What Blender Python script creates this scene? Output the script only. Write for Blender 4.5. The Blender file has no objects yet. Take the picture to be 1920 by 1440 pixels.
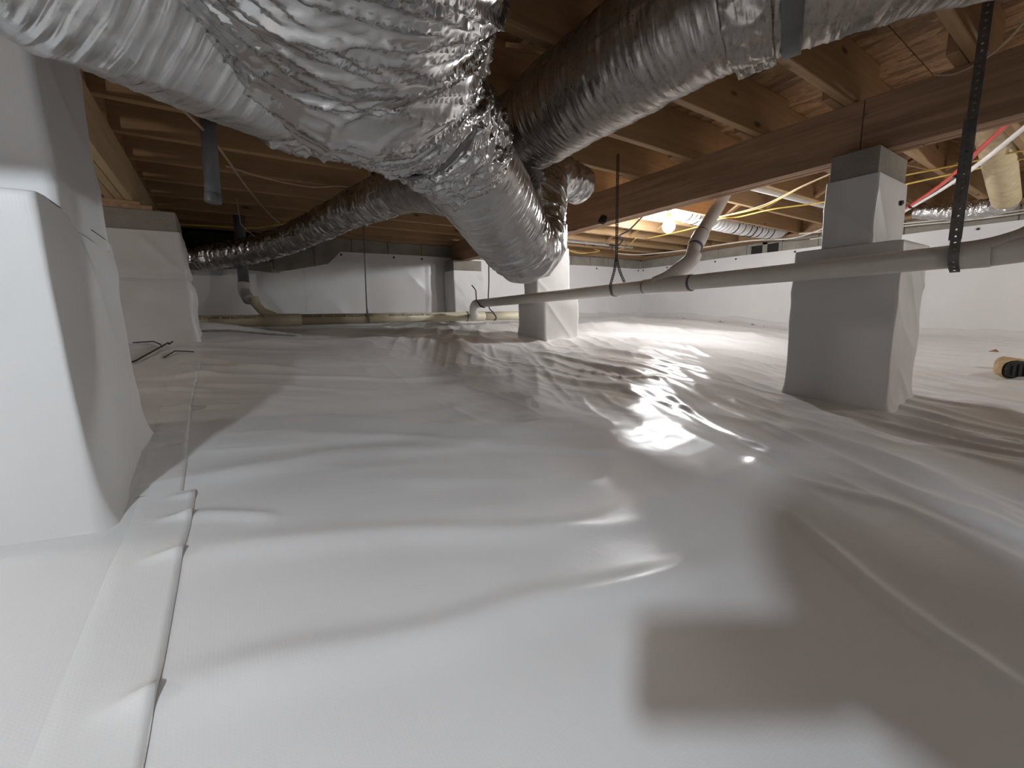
import bpy, math, random
import numpy as np
from mathutils import Matrix, Vector
random.seed(7)
rng = np.random.default_rng(7)
SC = bpy.context.scene
COL = SC.collection
ZC = 0.46            # height of the lens above the ground; every z below is measured from the lens

# ------------------------------------------------------------------ camera
cam_d = bpy.data.cameras.new('camera')
cam_d.sensor_width = 36.0
cam_d.lens = 785.0 / 1920.0 * 36.0
cam_d.clip_start = 0.004
cam = bpy.data.objects.new('camera', cam_d)
COL.objects.link(cam)
RX = Vector((0.8249, -0.5647, -0.0271)); UP = Vector((0.1142, 0.1196, 0.9862)); BK = Vector((-0.5536, -0.8166, 0.1632))
m = Matrix((RX, UP, BK)).transposed().to_4x4()
m.translation = Vector((0, 0, ZC))
cam.matrix_world = m
SC.camera = cam

# ------------------------------------------------------------------ world, lamps, exposure
w = bpy.data.worlds.new('world'); SC.world = w; w.use_nodes = True
w.node_tree.nodes['Background'].inputs[0].default_value = (0.0, 0.0, 0.0, 1)
w.node_tree.nodes['Background'].inputs[1].default_value = 0.0
SC.view_settings.view_transform = 'Standard'
SC.view_settings.look = 'None'
SC.view_settings.gamma = 1.0
SC.view_settings.use_curve_mapping = False
SC.view_settings.exposure = 0.64

def lamp(name, p, watt, size, colr):
    d = bpy.data.lights.new(name, 'POINT'); d.energy = watt; d.shadow_soft_size = size; d.color = colr
    o = bpy.data.objects.new(name, d); COL.objects.link(o); o.location = (p[0], p[1], p[2] + ZC)
    return o
LAMP_A = (-0.72, -0.50, 0.66)      # hung behind and left of the camera
LAMP_B = (3.67, 2.635, 0.80)        # the bulb in view beyond the girder
LAMP_C = (4.60, -1.30, 0.76)       # with E, the others along the same string, both out of the frame
FILL_D = (0.60, -3.20, 0.70)  # unseen fill added to lift the shadows, not a lamp of the string
LAMP_E = (-2.10, 1.20, 0.72)
lamp('lamp_light_a', LAMP_A, 39, 0.036, (0.82, 0.91, 1.0))
lamp('lamp_light_c', LAMP_C, 38, 0.05, (0.98, 0.98, 0.96))
lamp('fill_light_d', FILL_D, 10, 0.05, (1.0, 0.97, 0.93))
lamp('lamp_light_e', LAMP_E, 20, 0.05, (1.0, 0.96, 0.92))

# ------------------------------------------------------------------ materials
def new_mat(name):
    mt = bpy.data.materials.new(name); mt.use_nodes = True
    nt = mt.node_tree; nt.nodes.clear()
    out = nt.nodes.new('ShaderNodeOutputMaterial'); b = nt.nodes.new('ShaderNodeBsdfPrincipled')
    nt.links.new(b.outputs[0], out.inputs[0])
    return mt, nt, b
def nd(nt, t, **kw):
    n = nt.nodes.new(t)
    for k, v in kw.items(): setattr(n, k, v)
    return n
def coords(nt, kind='Object', scale=(1, 1, 1), jitter=False):
    tc = nd(nt, 'ShaderNodeTexCoord'); mp = nd(nt, 'ShaderNodeMapping')
    nt.links.new(tc.outputs[kind], mp.inputs[0]); mp.inputs['Scale'].default_value = scale
    if jitter:
        oi = nd(nt, 'ShaderNodeObjectInfo'); mu = nd(nt, 'ShaderNodeMath', operation='MULTIPLY')
        nt.links.new(oi.outputs['Random'], mu.inputs[0]); mu.inputs[1].default_value = 37.0
        nt.links.new(mu.outputs[0], mp.inputs['Location'])
    return mp.outputs[0]
def noise(nt, vec, scale, detail=3, rough=.55, typ=None, dist=0.0):
    n = nd(nt, 'ShaderNodeTexNoise')
    if typ: n.noise_type = typ
    n.inputs['Scale'].default_value = scale; n.inputs['Detail'].default_value = detail
    n.inputs['Roughness'].default_value = rough; n.inputs['Distortion'].default_value = dist
    nt.links.new(vec, n.inputs['Vector']); return n.outputs[0]
def ramp(nt, fac, stops):
    r = nd(nt, 'ShaderNodeValToRGB'); e = r.color_ramp.elements
    while len(e) < len(stops): e.new(0.5)
    for i, (p, c) in enumerate(stops):
        e[i].position = p; e[i].color = (c[0], c[1], c[2], 1)
    nt.links.new(fac, r.inputs[0]); return r.outputs[0]
def bump(nt, b, h, strength, dist, chain=None):
    n = nd(nt, 'ShaderNodeBump'); n.inputs['Strength'].default_value = strength; n.inputs['Distance'].default_value = dist
    nt.links.new(h, n.inputs['Height'])
    if chain is not None: nt.links.new(chain, n.inputs['Normal'])
    nt.links.new(n.outputs[0], b.inputs['Normal']); return n.outputs[0]
def mixc(nt, fac, a, b, mode='MIX'):
    n = nd(nt, 'ShaderNodeMix', data_type='RGBA', blend_type=mode)
    if isinstance(fac, float): n.inputs[0].default_value = fac
    else: nt.links.new(fac, n.inputs[0])
    for v, i in ((a, 6), (b, 7)):
        if isinstance(v, tuple): n.inputs[i].default_value = (v[0], v[1], v[2], 1)
        else: nt.links.new(v, n.inputs[i])
    return n.outputs[2]

def mat_plain(name, c, rough=.5, metal=0.0, var=0.12, sc=9.0):
    mt, nt, b = new_mat(name)
    v = coords(nt, 'Object', jitter=True); n = noise(nt, v, sc, 4)
    lo = tuple(x * (1 - var) for x in c); hi = tuple(min(1, x * (1 + var)) for x in c)
    nt.links.new(ramp(nt, n, [(.3, lo), (.7, hi)]), b.inputs['Base Color'])
    b.inputs['Roughness'].default_value = rough; b.inputs['Metallic'].default_value = metal
    return mt
def mat_wood(name, axis, light, dark, knots=True):
    mt, nt, b = new_mat(name)
    s = [14, 14, 14]; s[axis] = 0.8
    v = coords(nt, 'Object', tuple(s), jitter=True)
    g = noise(nt, v, 2.2, 6, .62, dist=.6)
    c = ramp(nt, g, [(.25, dark), (.5, tuple((a + d) / 2 for a, d in zip(light, dark))), (.75, light)])
    big = noise(nt, coords(nt, 'Object', (1, 1, 1), jitter=True), 1.4, 2)
    c = mixc(nt, .35, c, ramp(nt, big, [(.3, (.55, .5, .45)), (.7, (1, 1, 1))]), 'MULTIPLY')
    if knots:
        s2 = [7, 7, 7]; s2[axis] = 2.6
        vo = nd(nt, 'ShaderNodeTexVoronoi'); vo.inputs['Scale'].default_value = 1.0
        nt.links.new(coords(nt, 'Object', tuple(s2), jitter=True), vo.inputs['Vector'])
        k = ramp(nt, vo.outputs['Distance'], [(.06, (1, 1, 1)), (.13, (0, 0, 0))])
        c = mixc(nt, k, c, tuple(x * .3 for x in dark))
    nt.links.new(c, b.inputs['Base Color']); b.inputs['Roughness'].default_value = .75
    bump(nt, b, g, .25, .004)
    return mt
M = {}
M['joist'] = mat_wood('pine_joist', 0, (.48, .31, .165), (.33, .205, .10))
M['girder'] = mat_wood('pine_girder', 1, (.54, .345, .22), (.27, .155, .09))
M['pale_pine'] = mat_wood('pale_pine', 1, (.70, .54, .33), (.52, .38, .21), False)  # paler, knot-free pine, used on the left girder only
M['sill'] = mat_wood('sill_wood', 0, (.40, .26, .14), (.26, .15, .08), False)

mt, nt, b = new_mat('osb')
v = coords(nt, 'Object', (1, 1, 1), jitter=True)
vo = nd(nt, 'ShaderNodeTexVoronoi'); vo.inputs['Scale'].default_value = 26
nt.links.new(coords(nt, 'Object', (1, .32, 1), jitter=True), vo.inputs['Vector'])
n2 = noise(nt, v, 40, 4)
c = ramp(nt, vo.outputs['Color'], [(.1, (.19, .10, .045)), (.5, (.34, .19, .085)), (.9, (.48, .31, .15))])
c = mixc(nt, .5, c, ramp(nt, n2, [(.35, (.5, .4, .3)), (.65, (1, 1, 1))]), 'MULTIPLY')
nt.links.new(c, b.inputs['Base Color']); b.inputs['Roughness'].default_value = .7
bump(nt, b, vo.outputs['Distance'], .4, .004)
M['osb'] = mt

mt, nt, b = new_mat('concrete_block')
v = coords(nt, 'Object', jitter=True)
n1 = noise(nt, v, 6, 5); n2 = noise(nt, v, 160, 3)
c = mixc(nt, .4, ramp(nt, n1, [(.3, (.25, .235, .20)), (.7, (.36, .335, .29))]), ramp(nt, n2, [(.35, (.6, .6, .6)), (.65, (1, 1, 1))]), 'MULTIPLY')
nt.links.new(c, b.inputs['Base Color']); b.inputs['Roughness'].default_value = .95
bump(nt, b, n2, .5, .003)
M['cmu'] = mt
M['mortar'] = mat_plain('mortar', (.44, .42, .38), .95, var=.15, sc=40)

def mat_liner(name, c, weave, rough, kind='Object', soil=0.0):
    mt, nt, b = new_mat(name)
    v = coords(nt, kind)
    n1 = noise(nt, v, 2.5, 4)
    col = ramp(nt, n1, [(.3, tuple(x * .95 for x in c)), (.7, c)])
    nt.links.new(col, b.inputs['Base Color'])
    b.inputs['Roughness'].default_value = rough
    b.inputs['Specular IOR Level'].default_value = .36
    ch = None
    sx = nd(nt, 'ShaderNodeSeparateXYZ'); nt.links.new(v, sx.inputs[0])
    def wave(sock, k):
        a = nd(nt, 'ShaderNodeMath', operation='MULTIPLY'); a.inputs[1].default_value = k; nt.links.new(sock, a.inputs[0])
        s = nd(nt, 'ShaderNodeMath', operation='SINE'); nt.links.new(a.outputs[0], s.inputs[0]); return s.outputs[0]
    ad = nd(nt, 'ShaderNodeMath', operation='MAXIMUM')
    nt.links.new(wave(sx.outputs[0], weave), ad.inputs[0]); nt.links.new(wave(sx.outputs[1], weave), ad.inputs[1])
    ch = bump(nt, b, ad.outputs[0], .06, .0006)
    n3 = noise(nt, v, 38, 4, .6)
    bump(nt, b, n3, .12, .004, ch)
    return mt
M['liner'] = mat_liner('white_liner', (.80, .80, .80), 1500.0, .30)
M['wrap'] = mat_liner('white_pier_wrap', (.69, .69, .685), 1500.0, .42)
M['tape'] = mat_liner('white_seam_tape', (.80, .80, .795), 1500.0, .26)

def mat_foil(name, su, sv, strength, rough, base=(.72, .71, .70), dirt=0.0):
    mt, nt, b = new_mat(name)
    uv = coords(nt, 'UV', (su, sv, 1))
    r1 = noise(nt, uv, 1.0, 5, .6, 'RIDGED_MULTIFRACTAL' , .3)
    uv2 = coords(nt, 'UV', (60, 60, 1)); r2 = noise(nt, uv2, 1.0, 3, .6)
    n = noise(nt, coords(nt, 'UV', (7, 7, 1)), 1.0, 4)
    c = ramp(nt, n, [(.3, tuple(x * .82 for x in base)), (.7, base)])
    rr = ramp(nt, n, [(.3, (rough * .75,) * 3), (.7, (rough * 1.4,) * 3)])
    if dirt > 0:
        dn = noise(nt, coords(nt, 'UV', (70, 28, 1)), 1.0, 6, .75)
        dm = ramp(nt, dn, [(.54 - .1 * dirt, (0, 0, 0)), (.74, (1, 1, 1))])
        c = mixc(nt, dm, c, (.20, .16, .13))
    nt.links.new(c, b.inputs['Base Color'])
    b.inputs['Metallic'].default_value = 1.0 if dirt == 0 else .85
    nt.links.new(rr, b.inputs['Roughness'])
    ch = bump(nt, b, r1, strength, .004)
    bump(nt, b, r2, strength * .35, .003, ch)
    return mt
M['foil_trunk'] = mat_foil('foil_trunk', 30, 5, .60, .17, (.66, .655, .65))
M['foil_rib'] = mat_foil('foil_rib', 150, 8, .35, .26, (.64, .635, .63))
M['foil_dirty'] = mat_foil('foil_dirty', 120, 9, .40, .29, (.46, .42, .385), .32)
M['foil_crumple'] = mat_foil('foil_crumple', 50, 50, .8, .24, (.64, .635, .63))
M['fiberglass'] = mat_plain('fiberglass', (.62, .52, .30), .95, var=.2, sc=40)
M['pvc'] = mat_plain('pvc_white', (.74, .71, .66), .35, var=.03)
M['pvc_cream'] = mat_plain('pvc_cream', (.72, .67, .50), .38, var=.04)
M['pvc_bright'] = mat_plain('pvc_bright', (.80, .80, .78), .35, var=.03)
M['primer'] = mat_plain('purple_primer', (.16, .11, .15), .4, var=.3, sc=30)
M['ink'] = mat_plain('black_ink', (.03, .03, .03), .6)
M['strap'] = mat_plain('strap_metal', (.17, .165, .16), .45, .6, .25, 30)
M['band'] = mat_plain('band_grey', (.13, .13, .128), .55, .3, .2, 20)
M['grey_pipe'] = mat_plain('grey_pipe', (.17, .18, .20), .5, .1, .1)
M['cable_tan'] = mat_plain('cable_tan', (.50, .38, .26), .5)
M['cable_yellow'] = mat_plain('cable_yellow', (.72, .52, .12), .45)
M['cable_white'] = mat_plain('cable_white', (.78, .76, .68), .45)
M['cable_black'] = mat_plain('cable_black', (.03, .028, .025), .5)
M['pex_red'] = mat_plain('pex_red', (.60, .06, .05), .35)
M['pex_white'] = mat_plain('pex_white', (.85, .84, .80), .35)
M['tan_duct'] = mat_plain('tan_duct', (.55, .45, .28), .7, var=.15, sc=20)
M['white_flex'] = mat_plain('white_flex', (.82, .82, .83), .35, var=.03)
M['black'] = mat_plain('matt_black', (.025, .022, .02), .6)
M['dark_hole'] = mat_plain('dark_hole', (.02, .018, .016), .9)
M['soil'] = mat_plain('red_soil', (.34, .17, .08), .95, var=.35, sc=60)
M['skin'] = mat_plain('skin', (.55, .36, .27), .5)
M['shirt'] = mat_plain('grey_shirt', (.13, .14, .16), .85)
M['trouser'] = mat_plain('work_trousers', (.10, .085, .07), .9)
M['hair'] = mat_plain('dark_hair', (.04, .03, .02), .7)
M['phone'] = mat_plain('phone_black', (.02, .02, .022), .25)
M['boot_tan'] = mat_plain('boot_tan', (.50, .36, .20), .8, var=.15, sc=50)
M['boot_sole'] = mat_plain('boot_sole', (.02, .02, .02), .8)
mt, nt, b = new_mat('bulb_glow')
b.inputs['Base Color'].default_value = (1, 1, 1, 1)
b.inputs['Emission Color'].default_value = (.97, .98, 1.0, 1)
b.inputs['Emission Strength'].default_value = 400.0
M['bulb'] = mt

# ------------------------------------------------------------------ mesh helpers
class MB:
    def __init__(s): s.V = []; s.F = []; s.n = 0; s.uv = []
    def add(s, V, F):
        V = np.asarray(V, float).reshape(-1, 3); s.V.append(V)
        for f in F: s.F.append(tuple(int(i) + s.n for i in f))
        s.n += len(V); return s
    def box(s, x0, x1, y0, y1, z0, z1, bev=0.0):
        if bev <= 0:
            V = [(x, y, z) for z in (z0, z1) for y in (y0, y1) for x in (x0, x1)]
            F = [(0, 2, 3, 1), (4, 5, 7, 6), (0, 1, 5, 4), (2, 6, 7, 3), (0, 4, 6, 2), (1, 3, 7, 5)]
            return s.add(V, F)
        b = bev; V = []; idx = {}
        for i, (x, sx) in enumerate(((x0, 1), (x1, -1))):
            for j, (y, sy) in enumerate(((y0, 1), (y1, -1))):
                for k, (z, sz) in enumerate(((z0, 1), (z1, -1))):
                    idx[i, j, k, 0] = len(V); V.append((x, y + sy * b, z + sz * b))
                    idx[i, j, k, 1] = len(V); V.append((x + sx * b, y, z + sz * b))
                    idx[i, j, k, 2] = len(V); V.append((x + sx * b, y + sy * b, z))
        F = []
        for i in (0, 1):
            q = [idx[i, 0, 0, 0], idx[i, 1, 0, 0], idx[i, 1, 1, 0], idx[i, 0, 1, 0]]; F.append(q if i else q[::-1])
            q = [idx[0, i, 0, 1], idx[1, i, 0, 1], idx[1, i, 1, 1], idx[0, i, 1, 1]]; F.append(q[::-1] if i else q)
            q = [idx[0, 0, i, 2], idx[1, 0, i, 2], idx[1, 1, i, 2], idx[0, 1, i, 2]]; F.append(q if i else q[::-1])
        for a in (0, 1):
            for c in (0, 1):
                F.append((idx[a, c, 0, 0], idx[a, c, 1, 0], idx[a, c, 1, 1], idx[a, c, 0, 1]))
                F.append((idx[a, 0, c, 0], idx[a, 1, c, 0], idx[a, 1, c, 2], idx[a, 0, c, 2]))
                F.append((idx[0, a, c, 1], idx[1, a, c, 1], idx[1, a, c, 2], idx[0, a, c, 2]))
        for key in [(i, j, k) for i in (0, 1) for j in (0, 1) for k in (0, 1)]:
            F.append(tuple(idx[key + (t,)] for t in range(3)))
        return s.add(V, F)
    def tube(s, pts, r, m=10, cap=True):
        P = np.asarray(pts, float); rr = np.broadcast_to(np.asarray(r, float), (len(P),))
        N, B, T = frames(P); a = np.linspace(0, 2 * np.pi, m, endpoint=False)
        V = P[:, None] + rr[:, None, None] * (np.cos(a)[None, :, None] * N[:, None] + np.sin(a)[None, :, None] * B[:, None])
        F = grid_faces(len(P), m, True)
        if cap: F += [tuple(range(m))[::-1], tuple((len(P) - 1) * m + i for i in range(m))]
        return s.add(V, F)
    def bar(s, a, b, wx, wz):
        a = np.array(a, float); b = np.array(b, float); t = (b - a) / np.linalg.norm(b - a)
        up = np.array([0, 0, 1.]) if abs(t[2]) < .9 else np.array([0, 1., 0]); n = np.cross(t, up); n /= np.linalg.norm(n); q = np.cross(n, t)
        V = []
        for p in (a, b):
            for sx, sz in ((-1, -1), (1, -1), (1, 1), (-1, 1)): V.append(p + n * sx * wx / 2 + q * sz * wz / 2)
        return s.add(V, [(0, 1, 2, 3), (7, 6, 5, 4), (0, 4, 5, 1), (1, 5, 6, 2), (2, 6, 7, 3), (3, 7, 4, 0)])
def frames(P):
    T = np.gradient(P, axis=0); T /= np.linalg.norm(T, axis=1)[:, None] + 1e-12
    up = np.array([0, 0, 1.]) if abs(T[0][2]) < .9 else np.array([1., 0, 0])
    n = np.cross(T[0], up); n /= np.linalg.norm(n); N = []
    for t in T:
        n = n - t * (n @ t); n /= np.linalg.norm(n); N.append(n)
    N = np.array(N); return N, np.cross(N, T) * -1, T
def grid_faces(nr, nc, wrap):
    F = []; mc = nc if wrap else nc - 1
    for i in range(nr - 1):
        for j in range(mc):
            k = (j + 1) % nc
            F.append((i * nc + j, i * nc + k, (i + 1) * nc + k, (i + 1) * nc + j))
    return F
def spline(P, n=16):
    P = np.array(P, float); Q = np.vstack([2 * P[0] - P[1], P, 2 * P[-1] - P[-2]]); out = []
    for i in range(1, len(Q) - 2):
        t = np.linspace(0, 1, n, endpoint=False)[:, None]; a, b, c, d = Q[i - 1], Q[i], Q[i + 1], Q[i + 2]
        out.append(.5 * ((2 * b) + (c - a) * t + (2 * a - 5 * b + 4 * c - d) * t ** 2 + (3 * b - a - 3 * c + d) * t ** 3))
    out.append(P[-1:]); return np.vstack(out)
def resample(S, step):
    d = np.r_[0, np.cumsum(np.linalg.norm(np.diff(S[:, :3], axis=0), axis=1))]
    n = max(3, int(d[-1] / step)); q = np.linspace(0, d[-1], n)
    return np.stack([np.interp(q, d, S[:, k]) for k in range(S.shape[1])], 1), q
TAB = rng.random((64, 256, 256))
def vn(u, v, seed=0, pv=None):
    """value noise in 0..1, optionally periodic in v"""
    iu = np.floor(u).astype(int); iv = np.floor(v).astype(int); fu = u - iu; fv = v - iv
    fu = fu * fu * (3 - 2 * fu); fv = fv * fv * (3 - 2 * fv); t = TAB[seed % 64]
    w_ = (lambda k: k % pv) if pv else (lambda k: k % 256)
    a = t[iu % 256, w_(iv)]; b_ = t[(iu + 1) % 256, w_(iv)]; c_ = t[iu % 256, w_(iv + 1)]; d_ = t[(iu + 1) % 256, w_(iv + 1)]
    return (a * (1 - fu) + b_ * fu) * (1 - fv) + (c_ * (1 - fu) + d_ * fu) * fv
def vl(u, v, seed=0, pv=None):
    """the same lattice joined by straight facets: crumpled sheet metal"""
    iu = np.floor(u).astype(int); iv = np.floor(v).astype(int); fu = u - iu; fv = v - iv; t = TAB[seed % 64]
    w_ = (lambda k: k % pv) if pv else (lambda k: k % 256)
    a = t[iu % 256, w_(iv)]; b_ = t[(iu + 1) % 256, w_(iv)]; c_ = t[iu % 256, w_(iv + 1)]; d_ = t[(iu + 1) % 256, w_(iv + 1)]
    lo = a + (b_ - a) * fu + (c_ - a) * fv; hi = d_ + (c_ - d_) * (1 - fu) + (b_ - d_) * (1 - fv)
    return np.where(fu + fv < 1, lo, hi)
def ridge(n): return 1 - np.abs(2 * n - 1)

def mesh_obj(name, V, F, mat, parent=None, origin=None, smooth=False, uv=None, kind=None):
    """verts come in lens-based coordinates; ONE mesh object"""
    V = np.asarray(V, float).reshape(-1, 3) + np.array([0, 0, ZC])
    if parent is not None: og = np.array(parent['og'])
    elif origin is not None: og = np.array(origin) + np.array([0, 0, ZC])
    else: og = np.array([V[:, 0].mean(), V[:, 1].mean(), V[:, 2].min()])
    me = bpy.data.meshes.new(name); me.from_pydata((V - og).tolist(), [], F)
    if smooth: me.polygons.foreach_set('use_smooth', [True] * len(me.polygons))
    if uv is not None:
        l = me.uv_layers.new(name='UVMap'); li = np.zeros(len(me.loops), int); me.loops.foreach_get('vertex_index', li)
        q = uv[li]; l.data.foreach_set('uv', q.ravel())
    for x in (mat if isinstance(mat, (list, tuple)) else [mat]): me.materials.append(x)
    me.update()
    o = bpy.data.objects.new(name, me); COL.objects.link(o)
    if parent is not None: o.parent = parent
    else: o.location = og
    o['og'] = [float(x) for x in og]
    if kind: o['kind'] = kind
    return o
def put(name, mb, mat, parent=None, origin=None, smooth=False, kind=None):
    return mesh_obj(name, np.vstack(mb.V), mb.F, mat, parent, origin, smooth, None, kind)
def thing(name, label, cat, base, group=None):
    o = bpy.data.objects.new(name, None); COL.objects.link(o); o.empty_display_size = .05
    o.location = (base[0], base[1], base[2] + ZC); o['og'] = [base[0], base[1], base[2] + ZC]
    return tag(o, label, cat, group)
def tag(o, label, cat, group=None):
    o['label'] = label; o['category'] = cat
    if group: o['group'] = group
    return o
def struct(o): o['kind'] = 'structure'; return o
def struct_empty(name, base=(0, 0, 0)):
    o = bpy.data.objects.new(name, None); COL.objects.link(o); o.location = (base[0], base[1], base[2] + ZC)
    o['og'] = [base[0], base[1], base[2] + ZC]; return struct(o)
def copy_part(src, parent, shift):
    c = src.copy(); COL.objects.link(c); c.parent = parent; c.location = Vector(src.location) + Vector(shift); return c

# ------------------------------------------------------------------ ground under the liner
FC = np.array([(2.6,.8,-.465),(2.44,.58,-.485),(2.4,.98,-.44),(2.6,3.0,-.25),(6.2,5,-.14),(6.2,3.85,-.16),(6.2,2.55,-.29),(6.2,1,-.36),(4.77,5,-.09),(1.85,5,-.05),(.2,5,-.06),(-.3,3.15,-.1),(-.2,.9,-.31),(-.2,1.47,-.30),(.3,.3,-.46),(.4,-.2,-.46),(-.9,.3,-.36),(1.2,.5,-.46),(1.2,1.6,-.42),(1.1,3,-.27),(-2,2,-.2),(-5.5,-4.5,-.35),(3,-2,-.48),(5,-2,-.42),(6.2,-4.6,-.40),(0,-5,-.45),(-5.5,5,-.1),(4.5,3,-.27),(4,1,-.42)])
_ph = lambda d: np.exp(-(d / 1.5) ** 2)
_d = np.hypot(FC[:, None, 0] - FC[None, :, 0], FC[:, None, 1] - FC[None, :, 1])
_P = np.c_[np.ones(len(FC)), FC[:, :2]]
_w = np.linalg.solve(np.block([[_ph(_d) + .03 * np.eye(len(FC)), _P], [_P.T, np.zeros((3, 3))]]), np.r_[FC[:, 2], 0, 0, 0])
def ground(x, y):
    x = np.asarray(x, float); y = np.asarray(y, float); z = _w[-3] + _w[-2] * x + _w[-1] * y
    for i in range(len(FC)): z = z + _w[i] * _ph(np.hypot(x - FC[i, 0], y - FC[i, 1]))
    return z
# folds in the sheet: polyline, height, half width
FOLDS = [
    ([(-.10, .525), (.05, .499), (.207, .462), (.333, .451), (.519, .405), (.7, .38)], .014, .035),
    ([(-.091, .794), (.097, .755), (.274, .707), (.462, .62), (.7, .55)], .011, .035),
    ([(-.084, .919), (-.014, .892), (.043, .86)], .008, .016),
    ([(-.082, 1.071), (.105, 1.13), (.309, 1.161), (.624, 1.11)], .012, .05),
    ([(.251, 1.604), (.565, 1.389), (.888, 1.18), (1.236, .983)], .010, .06),
    ([(.15, 1.35), (.45, 1.25), (.8, 1.0), (1.1, .78)], .010, .04),
    ([(.3, .95), (.55, .86), (.8, .72)], .005, .04),
    ([(1.35, .62), (1.231, .517), (1.25, .238), (1.143, .056), (1.0, -.2)], .009, .03),
    ([(1.02, .40), (.947, .309), (.815, .14), (.74, .0)], .010, .02),
    ([(1.786, .706), (1.582, .314), (1.309, .072)], .022, .05),
    ([(1.873, 1.037), (1.606, .598), (1.391, .271), (1.2, -.1)], .016, .03),
    ([(1.75, 1.2), (1.5, .78), (1.3, .42)], .012, .02),
    ([(2.3, .55), (2.1, .2), (1.8, -.2)], .022, .045),
    ([(2.9, .45), (2.5, .1), (2.1, -.3)], .026, .06),
    ([(1.97, 2.531), (2.055, 1.95), (2.012, 1.425)], .020, .035),
    ([(1.605, 2.121), (1.678, 1.714), (1.729, 1.38)], .018, .05),
    ([(2.99, 2.706), (3.107, 1.964), (3.058, 1.336)], .022, .07),
    ([(2.45, 2.4), (2.5, 1.8), (2.35, 1.2)], .018, .03),
    ([(2.2, 2.2), (2.25, 1.75), (2.15, 1.4)], .014, .02),
    ([(.653, 3.051), (1.37, 3.263), (1.863, 2.812)], .035, .16),
    ([(-.115, 3.30), (.409, 3.178), (1.47, 3.55), (2.181, 3.198)], .035, .12),
    ([(.2, 3.95), (1.2, 4.0), (2.2, 3.8)], .03, .09),
    ([(.75, 2.3), (1.1, 2.2), (1.6, 1.9)], .012, .06),
    ([(3.3, 4.3), (4.2, 3.6), (4.6, 2.6), (4.3, 1.6)], .04, .18),
    ([(4.9, 4.6), (5.4, 3.6), (5.5, 2.4)], .03, .12),
    ([(-.03, 2.3), (-.2, 2.2), (-.4, 2.15)], .014, .02),
    ([(-.03, 2.0), (-.2, 1.95), (-.4, 1.9)], .014, .02),
    ([(-.02, 1.75), (-.16, 1.7), (-.35, 1.7)], .012, .018),
    ([(-.1, 2.6), (.1, 2.45), (.35, 2.4)], .015, .03),
]
def seg_dist(x, y, pts):
    best = np.full(x.shape, 9.0); par = np.zeros(x.shape); n = len(pts) - 1
    for i in range(n):
        ax, ay = pts[i]; bx, by = pts[i + 1]; dx, dy = bx - ax, by - ay
        t = np.clip(((x - ax) * dx + (y - ay) * dy) / (dx * dx + dy * dy), 0, 1)
        d = np.hypot(x - ax - t * dx, y - ay - t * dy); k = d < best
        best = np.where(k, d, best); par = np.where(k, (i + t) / n, par)
    return best, par
def floor_z(x, y):
    x = np.asarray(x, float); y = np.asarray(y, float); z = ground(x, y)
    for pts, A, wd in FOLDS:
        P = spline([p + (0,) for p in pts], 5)[:, :2]
        d, t = seg_dist(x, y, [tuple(p) for p in P])
        z = z + A * np.exp(-(d / wd) ** 2) * np.clip(np.sin(np.pi * np.clip(t * .86 + .10, 0, 1)) * 1.6, 0, 1)
    far = np.clip((np.hypot(x, y) - .9) / 1.2, 0, 1)
    rt = np.clip((x - .9) / .6, 0, 1)
    # long soft wrinkles, drawn out in the direction the sheet was pulled
    a = math.radians(62); s_, c_ = math.sin(a), math.cos(a)
    p = x * c_ + y * s_; q = -x * s_ + y * c_
    wr = (1 - .6 * np.exp(-((np.hypot(x - 1.9, y - 1.9)) / 1.0) ** 2)) * ridge(vn(p * 1.7, q * 7 + 1.5 * vn(p, q, 3), 5)) ** 2 * .022 + ridge(vn(p * 3, q * 17, 6)) ** 2 * .008
    wl = ridge(vn(x * 1.6 + 9, y * 6, 8)) ** 2 * .014 + ridge(vn(x * 4, y * 14, 9)) ** 2 * .005
    z = z + (wr * rt + wl * (1 - rt)) * (.12 + .88 * far)
    mid = np.exp(-((np.hypot(x - 1.9, y - 1.9)) / 1.0) ** 2)
    a2 = math.radians(96); p2 = x * math.cos(a2) + y * math.sin(a2); q2 = -x * math.sin(a2) + y * math.cos(a2)
    z = z + mid * (ridge(vn(p2 * 1.2, q2 * 9 + 1.5 * vn(p2 * 1.1, q2 * 2, 17), 14)) ** 4 * .016 + ridge(vn(p2 * 2.2, q2 * 21, 15)) ** 4 * .004 + (vn(p2 * 5, q2 * 17, 16) - .5) * .003)
    z = z + (vn(x * 2.2, y * 2.2, 10) - .5) * .03 * (.25 + .75 * far) + (vn(x * 8, y * 8, 11) - .5) * .003
    return z
def axis(parts):
    out = [parts[0][0]]
    for a, b, st in parts: out += list(np.linspace(a, b, max(2, int(round((b - a) / st)) + 1))[1:])
    return np.array(out)
gx = axis([(-6.0, -1.0, .1), (-1.0, -.5, .03), (-.5, 1.5, .0095), (1.5, 3.2, .015), (3.2, 6.3, .025)])
gy = axis([(-5.5, -.3, .1), (-.3, 1.3, .0095), (1.3, 3.4, .015), (3.4, 5.1, .022)])
X, Y = np.meshgrid(gx, gy)
Z = floor_z(X, Y)
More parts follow.
